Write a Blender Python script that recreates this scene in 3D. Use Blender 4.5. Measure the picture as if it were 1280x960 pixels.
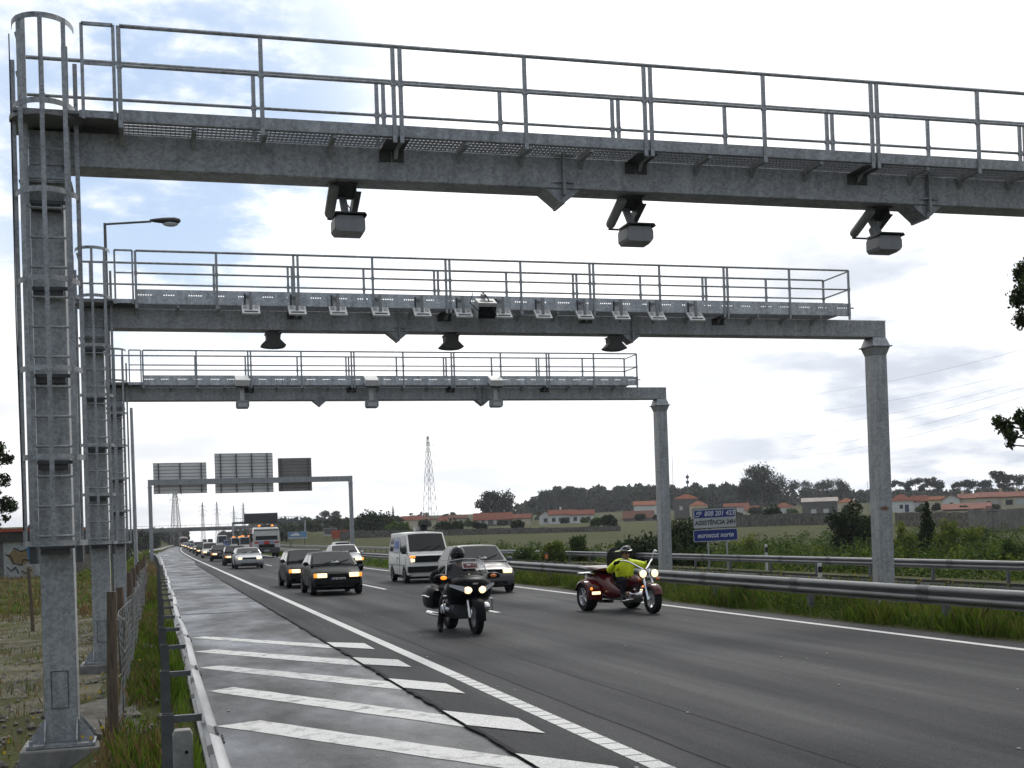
import bpy, bmesh, math, random
import numpy as np
from mathutils import Vector, Matrix, Euler
R = math.radians
for o in list(bpy.data.objects):
    bpy.data.objects.remove(o)
SC = bpy.context.scene
COL = SC.collection

# ------------------------------------------------------------------ camera
F, YAW, PIT, ROLL, CYO, CAMH = 1565.88, .2768, .0129, .033, 162.78, 1.85
fw = np.array([math.sin(YAW)*math.cos(PIT), math.cos(YAW)*math.cos(PIT), math.sin(PIT)])
_r = np.array([math.cos(YAW), -math.sin(YAW), 0.]); _u = np.cross(_r, fw)
rt = _r*math.cos(ROLL)-_u*math.sin(ROLL); up = _r*math.sin(ROLL)+_u*math.cos(ROLL)
cam = bpy.data.cameras.new('camera'); co = bpy.data.objects.new('camera', cam); COL.objects.link(co)
M = Matrix.Identity(4)
for i in range(3):
    M[i][0] = rt[i]; M[i][1] = up[i]; M[i][2] = -fw[i]
M[0][3], M[1][3], M[2][3] = 0, 0, CAMH
co.matrix_world = M
cam.sensor_width = 36; cam.lens = 36*F/1280; cam.shift_y = CYO/1280
cam.clip_end = 6000; cam.clip_start = .1
SC.camera = co

# ------------------------------------------------------------------ sky, sun, exposure
SUN_AZ, SUN_EL = R(30), R(48)          # azimuth from +Y towards +X: the sun stands ahead, behind thin cloud
sd = Vector((math.sin(SUN_AZ)*math.cos(SUN_EL), math.cos(SUN_AZ)*math.cos(SUN_EL), math.sin(SUN_EL)))
sun = bpy.data.lights.new('sun', 'SUN'); sun.energy = 1.1; sun.angle = R(14); sun.color = (1, .96, .9)
so = bpy.data.objects.new('sun', sun); COL.objects.link(so)
so.rotation_euler = (-sd).to_track_quat('-Z', 'Y').to_euler()
W = bpy.data.worlds.new('World'); SC.world = W; W.use_nodes = True
def build_world():
    nt = W.node_tree; N = nt.nodes; L = nt.links
    N.clear()
    out = N.new('ShaderNodeOutputWorld'); bg = N.new('ShaderNodeBackground'); bg.inputs[1].default_value = .1
    L.new(bg.outputs[0], out.inputs[0])
    sky = N.new('ShaderNodeTexSky'); sky.sky_type = 'NISHITA'; sky.sun_disc = False
    sky.sun_elevation = SUN_EL; sky.sun_rotation = SUN_AZ; sky.air_density = 1.0; sky.dust_density = 1.5
    tc = N.new('ShaderNodeTexCoord')
    def math_(op, a, b=None, c=None):
        n = N.new('ShaderNodeMath'); n.operation = op
        for i, v in enumerate((a, b, c)):
            if v is None: continue
            if isinstance(v, (int, float)): n.inputs[i].default_value = v
            else: L.new(v, n.inputs[i])
        return n.outputs[0]
    def dot(vec):
        n = N.new('ShaderNodeVectorMath'); n.operation = 'DOT_PRODUCT'
        L.new(tc.outputs['Generated'], n.inputs[0]); n.inputs[1].default_value = vec
        return n.outputs['Value']
    def rng(v, a, b, c, d, smooth=True):
        n = N.new('ShaderNodeMapRange'); n.interpolation_type = 'SMOOTHSTEP' if smooth else 'LINEAR'
        L.new(v, n.inputs[0])
        for i, q in enumerate((a, b, c, d)): n.inputs[1+i].default_value = q
        return n.outputs[0]
    sep = N.new('ShaderNodeSeparateXYZ'); L.new(tc.outputs['Generated'], sep.inputs[0])
    z = math_('MAXIMUM', sep.outputs[2], 0.0); zz = math_('ADD', z, .22)
    px = math_('DIVIDE', sep.outputs[0], zz); py = math_('DIVIDE', sep.outputs[1], zz)
    cmb = N.new('ShaderNodeCombineXYZ'); L.new(px, cmb.inputs[0]); L.new(py, cmb.inputs[1])
    def noise(scale, detail, off, rough=.55):
        mp = N.new('ShaderNodeMapping'); mp.inputs['Location'].default_value = off
        L.new(cmb.outputs[0], mp.inputs[0])
        n = N.new('ShaderNodeTexNoise'); n.inputs['Scale'].default_value = scale
        n.inputs['Detail'].default_value = detail; n.inputs['Roughness'].default_value = rough
        L.new(mp.outputs[0], n.inputs['Vector']); return n.outputs[0]
    n1 = noise(2.6, 9, (0, 0, 0)); n2 = noise(1.5, 7, (5.3, 2.1, 0)); n3 = noise(5.5, 8, (1.3, 7.7, 0), .6)
    # clear gap: the pale blue window in the cloud ahead to the left
    def pix(u, v):
        d = fw+rt*(u-640)/F-up*(v-480-CYO)/F; return tuple(d/np.linalg.norm(d))
    g1 = rng(dot(pix(215, 165)), math.cos(R(13)), math.cos(R(3)), 0, 1)
    g2 = rng(dot((-.75, -.3, .6)), math.cos(R(40)), math.cos(R(15)), 0, 1)
    g3 = rng(dot((.1, -.8, .6)), math.cos(R(40)), math.cos(R(10)), 0, .8)
    g = math_('MAXIMUM', math_('MAXIMUM', g1, g2), g3)
    gap = math_('MULTIPLY', g, rng(math_('ADD', math_('MULTIPLY', n3, .55), math_('MULTIPLY', n1, .45)), .44, .60, 1.0, .10))
    # brightness of the cloud deck: bright round the hidden sun, dimmer behind the viewer
    sdot = dot(tuple(sd))
    base = math_('ADD', .40, math_('MULTIPLY', math_('POWER', math_('MAXIMUM', sdot, 0.0), 1.5), 1.35))
    base = math_('ADD', base, math_('MULTIPLY', rng(sdot, .25, .75, 0, .28), rng(sep.outputs[2], .0, .35, 1, 0)))
    low = rng(sep.outputs[2], .03, .30, 1.0, 0.0)                  # greyer decks towards the horizon
    dark = math_('MULTIPLY', math_('MULTIPLY', low, .5), rng(n2, .42, .62, 0, 1))
    right = rng(dot(pix(1250, 560)), math.cos(R(21)), math.cos(R(3)), 0, 1)
    dark = math_('MAXIMUM', dark, math_('MULTIPLY', right, rng(n1, .36, .62, .95, .15)))
    cr = N.new('ShaderNodeMix'); cr.data_type = 'RGBA'
    cr.inputs[6].default_value = (1.0, 1.0, 1.0, 1); cr.inputs[7].default_value = (.46, .50, .57, 1)
    L.new(dark, cr.inputs[0])
    sc = N.new('ShaderNodeVectorMath'); sc.operation = 'SCALE'
    L.new(cr.outputs[2], sc.inputs[0]); L.new(math_('MULTIPLY', base, 10.0), sc.inputs['Scale'])
    # thin veil in the gap keeps the blue pale
    veil = N.new('ShaderNodeMix'); veil.data_type = 'RGBA'; veil.inputs[0].default_value = .55
    L.new(sky.outputs[0], veil.inputs[6]); veil.inputs[7].default_value = (6.6, 8.6, 11.5, 1)
    mx = N.new('ShaderNodeMix'); mx.data_type = 'RGBA'
    L.new(gap, mx.inputs[0]); L.new(sc.outputs[0], mx.inputs[6]); L.new(veil.outputs[2], mx.inputs[7])
    L.new(mx.outputs[2], bg.inputs[0])
build_world()
SC.view_settings.view_transform = 'Standard'; SC.view_settings.look = 'None'
SC.view_settings.exposure = 0.0; SC.view_settings.gamma = 1.0; SC.view_settings.use_curve_mapping = False
SC.cycles.max_bounces = 6; SC.cycles.diffuse_bounces = 2; SC.cycles.glossy_bounces = 3
SC.cycles.transmission_bounces = 4; SC.cycles.transparent_max_bounces = 8
SC.cycles.use_denoising = True

def pt(u, v, D):                        # the point D metres ahead seen at a place of the 1280 x 960 photograph
    p = np.array([0, 0, CAMH])+(fw+rt*(u-640)/F-up*(v-480-CYO)/F)*D
    return float(p[0]), float(p[1]), float(p[2])

# ------------------------------------------------------------------ materials
MATS = {}
def new_mat(name):
    m = bpy.data.materials.new(name); m.use_nodes = True; MATS[name] = m
    return m, m.node_tree.nodes, m.node_tree.links, m.node_tree.nodes['Principled BSDF']
def mat(name, col, rough=.6, metal=0., var=.15, scale=8., bump=0., coat=0., emit=None, es=0., spec=.5, coords='Object', stretch=None, island=0.):
    if name in MATS: return MATS[name]
    m, N, L, b = new_mat(name)
    b.inputs['Roughness'].default_value = rough; b.inputs['Metallic'].default_value = metal
    b.inputs['Specular IOR Level'].default_value = spec
    if coat: b.inputs['Coat Weight'].default_value = coat; b.inputs['Coat Roughness'].default_value = .06
    if emit: b.inputs['Emission Color'].default_value = (*emit, 1); b.inputs['Emission Strength'].default_value = es
    tc = N.new('ShaderNodeTexCoord'); mp = N.new('ShaderNodeMapping'); L.new(tc.outputs[coords], mp.inputs[0])
    if stretch: mp.inputs['Scale'].default_value = stretch
    n = N.new('ShaderNodeTexNoise'); n.inputs['Scale'].default_value = scale; n.inputs['Detail'].default_value = 6
    n.inputs['Roughness'].default_value = .6
    L.new(mp.outputs[0], n.inputs['Vector'])
    mr = N.new('ShaderNodeMapRange'); L.new(n.outputs[0], mr.inputs[0])
    mr.inputs[1].default_value = .3; mr.inputs[2].default_value = .7
    mr.inputs[3].default_value = 1-var; mr.inputs[4].default_value = 1+var
    val = mr.outputs[0]
    if island:
        ge = N.new('ShaderNodeNewGeometry'); m2 = N.new('ShaderNodeMapRange'); L.new(ge.outputs['Random Per Island'], m2.inputs[0])
        m2.inputs[3].default_value = 1-island; m2.inputs[4].default_value = 1+island
        mm = N.new('ShaderNodeMath'); mm.operation = 'MULTIPLY'; L.new(val, mm.inputs[0]); L.new(m2.outputs[0], mm.inputs[1]); val = mm.outputs[0]
    vm = N.new('ShaderNodeVectorMath'); vm.operation = 'SCALE'; vm.inputs[0].default_value = col
    L.new(val, vm.inputs['Scale']); L.new(vm.outputs[0], b.inputs['Base Color'])
    if bump:
        bp = N.new('ShaderNodeBump'); bp.inputs['Strength'].default_value = bump; bp.inputs['Distance'].default_value = .02
        L.new(n.outputs[0], bp.inputs['Height']); L.new(bp.outputs[0], b.inputs['Normal'])
    return m
def two_tone(name, c1, c2, scale, lo=.45, hi=.55, rough=.85, fine=None, bump=.0, c3=None, s3=1., stretch=None):
    if name in MATS: return MATS[name]
    m, N, L, b = new_mat(name)
    b.inputs['Roughness'].default_value = rough; b.inputs['Specular IOR Level'].default_value = .05 if rough > .8 else .25
    tc = N.new('ShaderNodeTexCoord'); mp = N.new('ShaderNodeMapping'); L.new(tc.outputs['Object'], mp.inputs[0])
    if stretch: mp.inputs['Scale'].default_value = stretch
    def nz(s, d=8):
        n = N.new('ShaderNodeTexNoise'); n.inputs['Scale'].default_value = s; n.inputs['Detail'].default_value = d
        n.inputs['Roughness'].default_value = .65; L.new(mp.outputs[0], n.inputs['Vector']); return n.outputs[0]
    def rg(v, a, b_):
        r = N.new('ShaderNodeMapRange'); L.new(v, r.inputs[0]); r.inputs[1].default_value = a; r.inputs[2].default_value = b_; return r.outputs[0]
    def mixc(f, a, b_):
        x = N.new('ShaderNodeMix'); x.data_type = 'RGBA'; L.new(f, x.inputs[0])
        for i, q in ((6, a), (7, b_)):
            if isinstance(q, tuple): x.inputs[i].default_value = (*q, 1)
            else: L.new(q, x.inputs[i])
        return x.outputs[2]
    c = mixc(rg(nz(scale), lo, hi), c1, c2)
    if c3: c = mixc(rg(nz(s3), .5, .62), c, c3)
    if fine:
        f = rg(nz(fine, 3), .25, .75); mm = N.new('ShaderNodeMix'); mm.data_type = 'RGBA'; mm.blend_type = 'MULTIPLY'
        mm.inputs[0].default_value = 1.0; L.new(c, mm.inputs[6])
        r2 = N.new('ShaderNodeMapRange'); L.new(f, r2.inputs[0]); r2.inputs[3].default_value = .55; r2.inputs[4].default_value = 1.45
        L.new(r2.outputs[0], mm.inputs[7]); c = mm.outputs[2]
    L.new(c, b.inputs['Base Color'])
    if bump:
        bp = N.new('ShaderNodeBump'); bp.inputs['Strength'].default_value = bump; bp.inputs['Distance'].default_value = .03
        L.new(nz(fine or scale*6, 4), bp.inputs['Height']); L.new(bp.outputs[0], b.inputs['Normal'])
    return m
def asphalt(name, c1, c2, rlo, rhi, wet_scale, stretch, speck=150., lane=False, spec=.5):
    m, N, L, b = new_mat(name)
    tc = N.new('ShaderNodeTexCoord'); mp = N.new('ShaderNodeMapping'); L.new(tc.outputs['Object'], mp.inputs[0]); mp.inputs['Scale'].default_value = stretch
    def nz(s, d, v):
        n = N.new('ShaderNodeTexNoise'); n.inputs['Scale'].default_value = s; n.inputs['Detail'].default_value = d
        n.inputs['Roughness'].default_value = .62; L.new(v, n.inputs['Vector']); return n.outputs[0]
    def rg(v, a, b_, c, d):
        r = N.new('ShaderNodeMapRange'); L.new(v, r.inputs[0])
        for i, q in enumerate((a, b_, c, d)): r.inputs[1+i].default_value = q
        return r.outputs[0]
    big = nz(wet_scale, 6, mp.outputs[0]); fine = nz(speck, 2, tc.outputs['Object']); mid = nz(speck*.22, 5, tc.outputs['Object'])
    f = big
    if lane:                             # polished wheel tracks and patched bands along the carriageway
        sp = N.new('ShaderNodeSeparateXYZ'); L.new(tc.outputs['Object'], sp.inputs[0])
        s1 = N.new('ShaderNodeMath'); s1.operation = 'MULTIPLY_ADD'; L.new(sp.outputs[0], s1.inputs[0]); s1.inputs[1].default_value = 2*math.pi/1.87; s1.inputs[2].default_value = .4
        s2 = N.new('ShaderNodeMath'); s2.operation = 'SINE'; L.new(s1.outputs[0], s2.inputs[0])
        s3 = N.new('ShaderNodeMath'); s3.operation = 'MULTIPLY_ADD'; L.new(s2.outputs[0], s3.inputs[0]); s3.inputs[1].default_value = .014; L.new(big, s3.inputs[2]); f = s3.outputs[0]
    x = N.new('ShaderNodeMix'); x.data_type = 'RGBA'; L.new(rg(f, .35, .65, 0, 1), x.inputs[0])
    x.inputs[6].default_value = (*c1, 1); x.inputs[7].default_value = (*c2, 1)
    y = N.new('ShaderNodeMix'); y.data_type = 'RGBA'; y.blend_type = 'MULTIPLY'; y.inputs[0].default_value = 1
    L.new(x.outputs[2], y.inputs[6])
    q = N.new('ShaderNodeMath'); q.operation = 'MULTIPLY'; L.new(rg(fine, .32, .70, .35, 1.8), q.inputs[0]); L.new(rg(mid, .3, .7, .75, 1.25), q.inputs[1])
    L.new(q.outputs[0], y.inputs[7]); L.new(y.outputs[2], b.inputs['Base Color'])
    L.new(rg(f, .38, .66, rhi, rlo), b.inputs['Roughness'])
    b.inputs['Specular IOR Level'].default_value = spec
    bp = N.new('ShaderNodeBump'); bp.inputs['Strength'].default_value = .35; bp.inputs['Distance'].default_value = .006
    L.new(fine, bp.inputs['Height']); L.new(bp.outputs[0], b.inputs['Normal'])
    return m
def galvanised(name, rust=None, tone=1.):
    m, N, L, b = new_mat(name)
    b.inputs['Metallic'].default_value = .55; b.inputs['Specular IOR Level'].default_value = .4
    tc = N.new('ShaderNodeTexCoord')
    v = N.new('ShaderNodeTexVoronoi'); v.inputs['Scale'].default_value = 38; L.new(tc.outputs['Object'], v.inputs['Vector'])
    n = N.new('ShaderNodeTexNoise'); n.inputs['Scale'].default_value = 3.5; n.inputs['Detail'].default_value = 8; n.inputs['Roughness'].default_value = .7
    L.new(tc.outputs['Object'], n.inputs['Vector'])
    mp = N.new('ShaderNodeMapping'); mp.inputs['Scale'].default_value = (9, 9, .7); L.new(tc.outputs['Object'], mp.inputs[0])
    n2 = N.new('ShaderNodeTexNoise'); n2.inputs['Scale'].default_value = 1.2; n2.inputs['Detail'].default_value = 5; L.new(mp.outputs[0], n2.inputs['Vector'])
    def ma(op, a, b_, c=0.):
        q = N.new('ShaderNodeMath'); q.operation = op
        for i, w in enumerate((a, b_, c)):
            if isinstance(w, (int, float)): q.inputs[i].default_value = w
            else: L.new(w, q.inputs[i])
        return q.outputs[0]
    s = N.new('ShaderNodeSeparateColor'); L.new(v.outputs['Color'], s.inputs[0])
    f = ma('ADD', ma('MULTIPLY', s.outputs[0], .22), ma('ADD', ma('MULTIPLY', n.outputs[0], .55), ma('MULTIPLY', n2.outputs[0], .45)))
    r = N.new('ShaderNodeMapRange'); L.new(f, r.inputs[0]); r.inputs[1].default_value = .32; r.inputs[2].default_value = .88
    x = N.new('ShaderNodeMix'); x.data_type = 'RGBA'; L.new(r.outputs[0], x.inputs[0])
    x.inputs[6].default_value = (.135*tone, .143*tone, .150*tone, 1); x.inputs[7].default_value = (.44*tone, .455*tone, .47*tone, 1)
    c = x.outputs[2]
    if rust:
        vm = N.new('ShaderNodeMapping'); vm.inputs['Scale'].default_value = (1, 1, 2.2); vm.inputs['Location'].default_value = (-rust[0], -rust[1], -rust[2]*2.2)
        L.new(tc.outputs['Object'], vm.inputs[0])
        ln = N.new('ShaderNodeVectorMath'); ln.operation = 'LENGTH'; L.new(vm.outputs[0], ln.inputs[0])
        w = ma('ADD', ln.outputs['Value'], ma('MULTIPLY', n.outputs[0], .12))
        rr = N.new('ShaderNodeMapRange'); L.new(w, rr.inputs[0]); rr.inputs[1].default_value = .12; rr.inputs[2].default_value = .20; rr.inputs[3].default_value = .9; rr.inputs[4].default_value = 0
        y = N.new('ShaderNodeMix'); y.data_type = 'RGBA'; L.new(rr.outputs[0], y.inputs[0]); L.new(c, y.inputs[6]); y.inputs[7].default_value = (.2, .075, .03, 1); c = y.outputs[2]
    L.new(c, b.inputs['Base Color'])
    r2 = N.new('ShaderNodeMapRange'); L.new(n.outputs[0], r2.inputs[0]); r2.inputs[3].default_value = .42; r2.inputs[4].default_value = .7
    L.new(r2.outputs[0], b.inputs['Roughness'])
    return m
def leafmat(name, c, var=.45, trans=.25):
    m, N, L, b = new_mat(name)
    b.inputs['Roughness'].default_value = .7; b.inputs['Specular IOR Level'].default_value = .12
    ge = N.new('ShaderNodeNewGeometry'); r = N.new('ShaderNodeMapRange'); L.new(ge.outputs['Random Per Island'], r.inputs[0])
    r.inputs[3].default_value = 1-var; r.inputs[4].default_value = 1+var
    tc = N.new('ShaderNodeTexCoord'); n = N.new('ShaderNodeTexNoise'); n.inputs['Scale'].default_value = .9; n.inputs['Detail'].default_value = 3
    L.new(tc.outputs['Object'], n.inputs['Vector'])
    r2 = N.new('ShaderNodeMapRange'); L.new(n.outputs[0], r2.inputs[0]); r2.inputs[1].default_value = .35; r2.inputs[2].default_value = .65
    x = N.new('ShaderNodeMix'); x.data_type = 'RGBA'; L.new(r2.outputs[0], x.inputs[0])
    x.inputs[6].default_value = (c[0]*.8, c[1]*.85, c[2]*.9, 1); x.inputs[7].default_value = (c[0]*1.35, c[1]*1.2, c[2]*1.0, 1)
    vm = N.new('ShaderNodeVectorMath'); vm.operation = 'SCALE'; L.new(x.outputs[2], vm.inputs[0]); L.new(r.outputs[0], vm.inputs['Scale'])
    L.new(vm.outputs[0], b.inputs['Base Color'])
    if trans:
        t = N.new('ShaderNodeBsdfTranslucent'); L.new(vm.outputs[0], t.inputs[0]); ms = N.new('ShaderNodeMixShader'); ms.inputs[0].default_value = trans
        out = [q for q in N if q.type == 'OUTPUT_MATERIAL'][0]
        L.new(b.outputs[0], ms.inputs[1]); L.new(t.outputs[0], ms.inputs[2]); L.new(ms.outputs[0], out.inputs[0])
    return m
GALV = galvanised('galvanised_steel', tone=1.15); GALV_COL = galvanised('galvanised_column', tone=1.22)
GALV_PALE = galvanised('galvanised_pale', tone=1.7)
GALV_RUST = galvanised('galvanised_rusty_column', rust=(14.42, 0, 2.05), tone=1.22)
RAILM_L = mat('guardrail_zinc_lit', (.32, .325, .33), .40, .65, .45, 5, stretch=(1, .18, 1))  # lit copy of the rail zinc: sky light on the top put into the colour
RAILM = mat('guardrail_zinc_shaded', (.17, .173, .177), .42, .6, .28, 5, stretch=(1, .18, 1))  # same zinc darkened: shade on the viewer-facing side put into the colour
POSTM = mat('post_zinc', (.12, .124, .128), .6, .3, .25, 6)
DARKM = mat('dark_metal', (.07, .072, .075), .55, .3, .2, 10)
ANTM = mat('antenna_plastic', (.66, .66, .64), .5, 0, .12, 14)
CAMM = mat('camera_housing', (.24, .245, .25), .5, .1, .12, 10)
CAMLT = mat('camera_housing_pale', (.45, .45, .44), .5, .1, .1, 10)
BLACK = mat('black_plastic', (.009, .009, .010), .55, 0, .2, 12, spec=.25)
RUBBER = mat('rubber', (.010, .010, .010), .8, 0, .2, 20, spec=.2)
CHROME = mat('chrome', (.75, .75, .76), .12, 1., .05, 4)
GLASS = mat('dark_glass', (.010, .013, .015), .04, 0, .1, 2, spec=.32)
RIM = mat('alloy', (.42, .42, .43), .35, .8, .1, 8)
LAMPW = mat('lit_headlamp', (.9, .85, .7), .3, 0, .02, 3, emit=(1, .74, .40), es=1.7)
LAMPO = mat('lit_indicator', (.9, .3, .04), .3, 0, .02, 3, emit=(1, .30, .03), es=1.3)
LENS = mat('lamp_lens', (.55, .56, .58), .12, .2, .1, 20)
AMBER = mat('amber_lens', (.75, .20, .03), .25, 0, .1, 20)
REDL = mat('red_lens', (.45, .03, .025), .3, 0, .1, 10)
PLATEW = mat('plate_white', (.62, .62, .58), .5, 0, .05, 10)
PLATEB = mat('plate_blue', (.02, .06, .33), .5, 0, .05, 10)
INK = mat('ink', (.02, .02, .022), .6, 0, .05, 10)
WOOD = mat('weathered_wood', (.115, .085, .06), .9, 0, .45, 10, .6, stretch=(6, 6, .6))
CONC = mat('concrete', (.22, .215, .2), .9, 0, .3, 5, .4)
WIRE = mat('wire', (.2, .205, .2), .6, .6, .2, 5)

# ------------------------------------------------------------------ mesh helpers
class MB:
    def __init__(s): s.v = []; s.f = []
    def add(s, vs, fs):
        n = len(s.v); s.v += [tuple(map(float, p)) for p in vs]; s.f += [tuple(n+i for i in f) for f in fs]; return s
    def box(s, x0, x1, y0, y1, z0, z1):
        return s.add([(x0,y0,z0),(x1,y0,z0),(x1,y1,z0),(x0,y1,z0),(x0,y0,z1),(x1,y0,z1),(x1,y1,z1),(x0,y1,z1)],
                     [(3,2,1,0),(4,5,6,7),(0,1,5,4),(1,2,6,5),(2,3,7,6),(3,0,4,7)])
    def obox(s, c, size, rot):
        m = Euler(rot).to_matrix(); h = [q/2 for q in size]; c = Vector(c); vs = []
        for z in (-1, 1):
            for x, y in ((-1,-1),(1,-1),(1,1),(-1,1)): vs.append(c+m@Vector((x*h[0], y*h[1], z*h[2])))
        return s.add(vs, [(3,2,1,0),(4,5,6,7),(0,1,5,4),(1,2,6,5),(2,3,7,6),(3,0,4,7)])
    def tube(s, pts, r, n=8, cap=True):
        pts = [Vector(p) for p in pts]; rs = r if isinstance(r, (list, tuple)) else [r]*len(pts)
        rings = []; prev = None
        for i, p in enumerate(pts):
            a = pts[max(i-1, 0)]; b = pts[min(i+1, len(pts)-1)]; t = (b-a).normalized()
            if prev is None: x = t.orthogonal().normalized()
            else:
                x = prev-t*prev.dot(t)
                x = x.normalized() if x.length > 1e-6 else t.orthogonal().normalized()
            prev = x; y = t.cross(x)
            rings.append([p+(x*math.cos(2*math.pi*k/n)+y*math.sin(2*math.pi*k/n))*rs[i] for k in range(n)])
        return s.loft(rings, True, cap)
    def loft(s, rings, closed=True, cap=True):
        n = len(rings[0]); vs = [p for r in rings for p in r]; fs = []
        for i in range(len(rings)-1):
            for k in range(n if closed else n-1):
                a = i*n+k; b = i*n+(k+1) % n; fs.append((a, b, b+n, a+n))
        if cap and closed:
            fs.append(tuple(reversed(range(n)))); fs.append(tuple((len(rings)-1)*n+k for k in range(n)))
        return s.add(vs, fs)
    def prism(s, poly, axis, a, b):
        def q(p, w): return {'x': (w, p[0], p[1]), 'y': (p[0], w, p[1]), 'z': (p[0], p[1], w)}[axis]
        return s.loft([[q(p, a) for p in poly], [q(p, b) for p in poly]])
    def lathe(s, prof, axis='z', c=(0,0,0), n=20):
        rings = []
        for k in range(n):
            t = 2*math.pi*k/n; ring = []
            for r, h in prof:
                a, b = r*math.cos(t), r*math.sin(t)
                p = {'z': (a, b, h), 'x': (h, a, b), 'y': (a, h, b)}[axis]; ring.append((p[0]+c[0], p[1]+c[1], p[2]+c[2]))
            rings.append(ring)
        rings.append(rings[0]); return s.loft(rings, False, False)
    def ball(s, c, r, n=12, m=8):
        r = r if isinstance(r, (list, tuple)) else (r, r, r); rings = []
        for i in range(m+1):
            t = math.pi*i/m; q = max(math.sin(t), .01)
            rings.append([(c[0]+r[0]*q*math.cos(2*math.pi*k/n), c[1]+r[1]*q*math.sin(2*math.pi*k/n), c[2]-r[2]*math.cos(t)) for k in range(n)])
        return s.loft(rings)
    def quad(s, a, b, c, d): return s.add([a, b, c, d], [(0, 1, 2, 3)])
    def build(s, name, m, parent=None, smooth=35, bevel=0., loc=None):
        me = bpy.data.meshes.new(name); me.from_pydata(s.v, [], s.f)
        bm = bmesh.new(); bm.from_mesh(me); bmesh.ops.recalc_face_normals(bm, faces=bm.faces); bm.to_mesh(me); bm.free()
        me.materials.append(m)
        o = bpy.data.objects.new(name, me); COL.objects.link(o)
        if smooth:
            me.polygons.foreach_set('use_smooth', [True]*len(me.polygons)); me.set_sharp_from_angle(angle=R(smooth))
        if bevel:
            b = o.modifiers.new('bevel', 'BEVEL'); b.width = bevel; b.segments = 2; b.limit_method = 'ANGLE'; b.angle_limit = R(40); b.harden_normals = False
        if parent: o.parent = parent
        if loc: o.location = loc
        return o
def tag(o, label=None, cat=None, group=None, kind=None):
    for k, v in (('label', label), ('category', cat), ('group', group), ('kind', kind)):
        if v: o[k] = v
    return o
def empty(name, loc, label, cat, rz=0., group=None):
    o = bpy.data.objects.new(name, None); COL.objects.link(o); o.location = loc; o.rotation_euler = (0, 0, rz); o.empty_display_size = .2
    return tag(o, label, cat, group)
KIDS = {}
def copy_tree(o, parent=None):
    c = o.copy(); COL.objects.link(c)
    if parent: c.parent = parent
    for ch in [q for q in bpy.data.objects if q.parent == o]: copy_tree(ch, c)
    return c
def copy_part(o, parent, loc):
    c = o.copy(); COL.objects.link(c); c.parent = parent; c.location = loc; return c
def soup(name, V, k, m, parent=None, loc=(0, 0, 0)):
    """n separate faces of k corners each from an (n*k,3) array"""
    V = np.asarray(V, dtype=np.float32).reshape(-1, 3); n = len(V)//k
    me = bpy.data.meshes.new(name); me.vertices.add(len(V)); me.vertices.foreach_set('co', V.ravel())
    me.loops.add(n*k); me.loops.foreach_set('vertex_index', np.arange(n*k, dtype=np.int32))
    me.polygons.add(n); me.polygons.foreach_set('loop_start', np.arange(0, n*k, k, dtype=np.int32))
    me.update(calc_edges=True); me.materials.append(m)
    o = bpy.data.objects.new(name, me); COL.objects.link(o); o.location = loc
    if parent: o.parent = parent
    return o

# ------------------------------------------------------------------ terrain
def xo(Y): return max(0., Y-120.)**2/20000.
def sm(a, b, t):
    t = min(1., max(0., (t-a)/(b-a))); return t*t*(3-2*t)
def bulge(Y): return -1.5*math.exp(-((Y-185)/50)**2)
def ground(X, Y):
    x = X-xo(Y); r = math.hypot(X, Y)
    far = -1.35 if r < 115 else -1.35+.9*sm(115, 150, r)+1.6*sm(150, 200, r)+2.0*sm(200, 330, r)+6.*sm(470, 640, r)+5*sm(600, 900, r)
    if x < .3:
        z = -.03-.02*sm(.3, -.3, x)-.32*sm(-.45, -1.0, x)-.08*sm(-1.5, -6, x)
        if Y > 120: z += sm(-5, -40, x)*(3.2*sm(120, 330, Y)+5*sm(330, 900, Y))
        if Y > 400: z += 5.2*sm(2, -10, x)*sm(436, 460, Y)*sm(496, 470, Y)
        elif Y < 12: pass
        return z
    if x < 11.9: return -.1
    if x < 12.0: return -.1+.12*sm(11.9, 12., x)
    if x < 17.3: return .02-.2*sm(14, 17.3, x)
    if x < 26.2: return -.42
    z = -.36+(far+.36)*sm(26.6, 34, x)
    if Y > 400: z = max(z, 5.4*sm(29, 44, x)*sm(436, 460, Y)*sm(496, 470, Y))
    return z
def build_ground():
    xs = list(np.arange(-12, 40, .5))+list(np.arange(40, 120, 5))+list(np.arange(120, 420, 15))+list(np.arange(420, 1101, 80))
    xs = list(np.arange(-560, -300, 40))+list(np.arange(-300, -60, 15))+list(np.arange(-60, -12, 3))+xs
    ys = list(np.arange(-60, 0, 6))+list(np.arange(0, 60, 1.5))+list(np.arange(60, 160, 4))+list(np.arange(160, 520, 8))+list(np.arange(520, 1000, 40))+[1000, 1040]
    rnd = np.random.default_rng(3); V = []
    for y in ys:
        for x in xs:
            xr = x-xo(y); j = 0
            if xr < -1.5 or 12.6 < xr < 17 or xr > 28: j = rnd.normal(0, .025)
            V.append((x, y, ground(x, y)+j))
    n = len(xs); Fc = [(j*n+i, j*n+i+1, (j+1)*n+i+1, (j+1)*n+i) for j in range(len(ys)-1) for i in range(n-1)]
    g = two_tone('verge_soil_and_grass', (.048, .060, .020), (.082, .080, .036), .35, .38, .62, .95, fine=14, bump=.5, c3=(.062, .060, .030), s3=.8)
    mb = MB(); mb.add(V, Fc); o = mb.build('ground', g, None, smooth=180); tag(o, kind='structure')
build_ground()
YS = list(np.arange(-15, 60, 1.))+list(np.arange(60, 160, 4.))+list(np.arange(160, 900, 12.))
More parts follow.
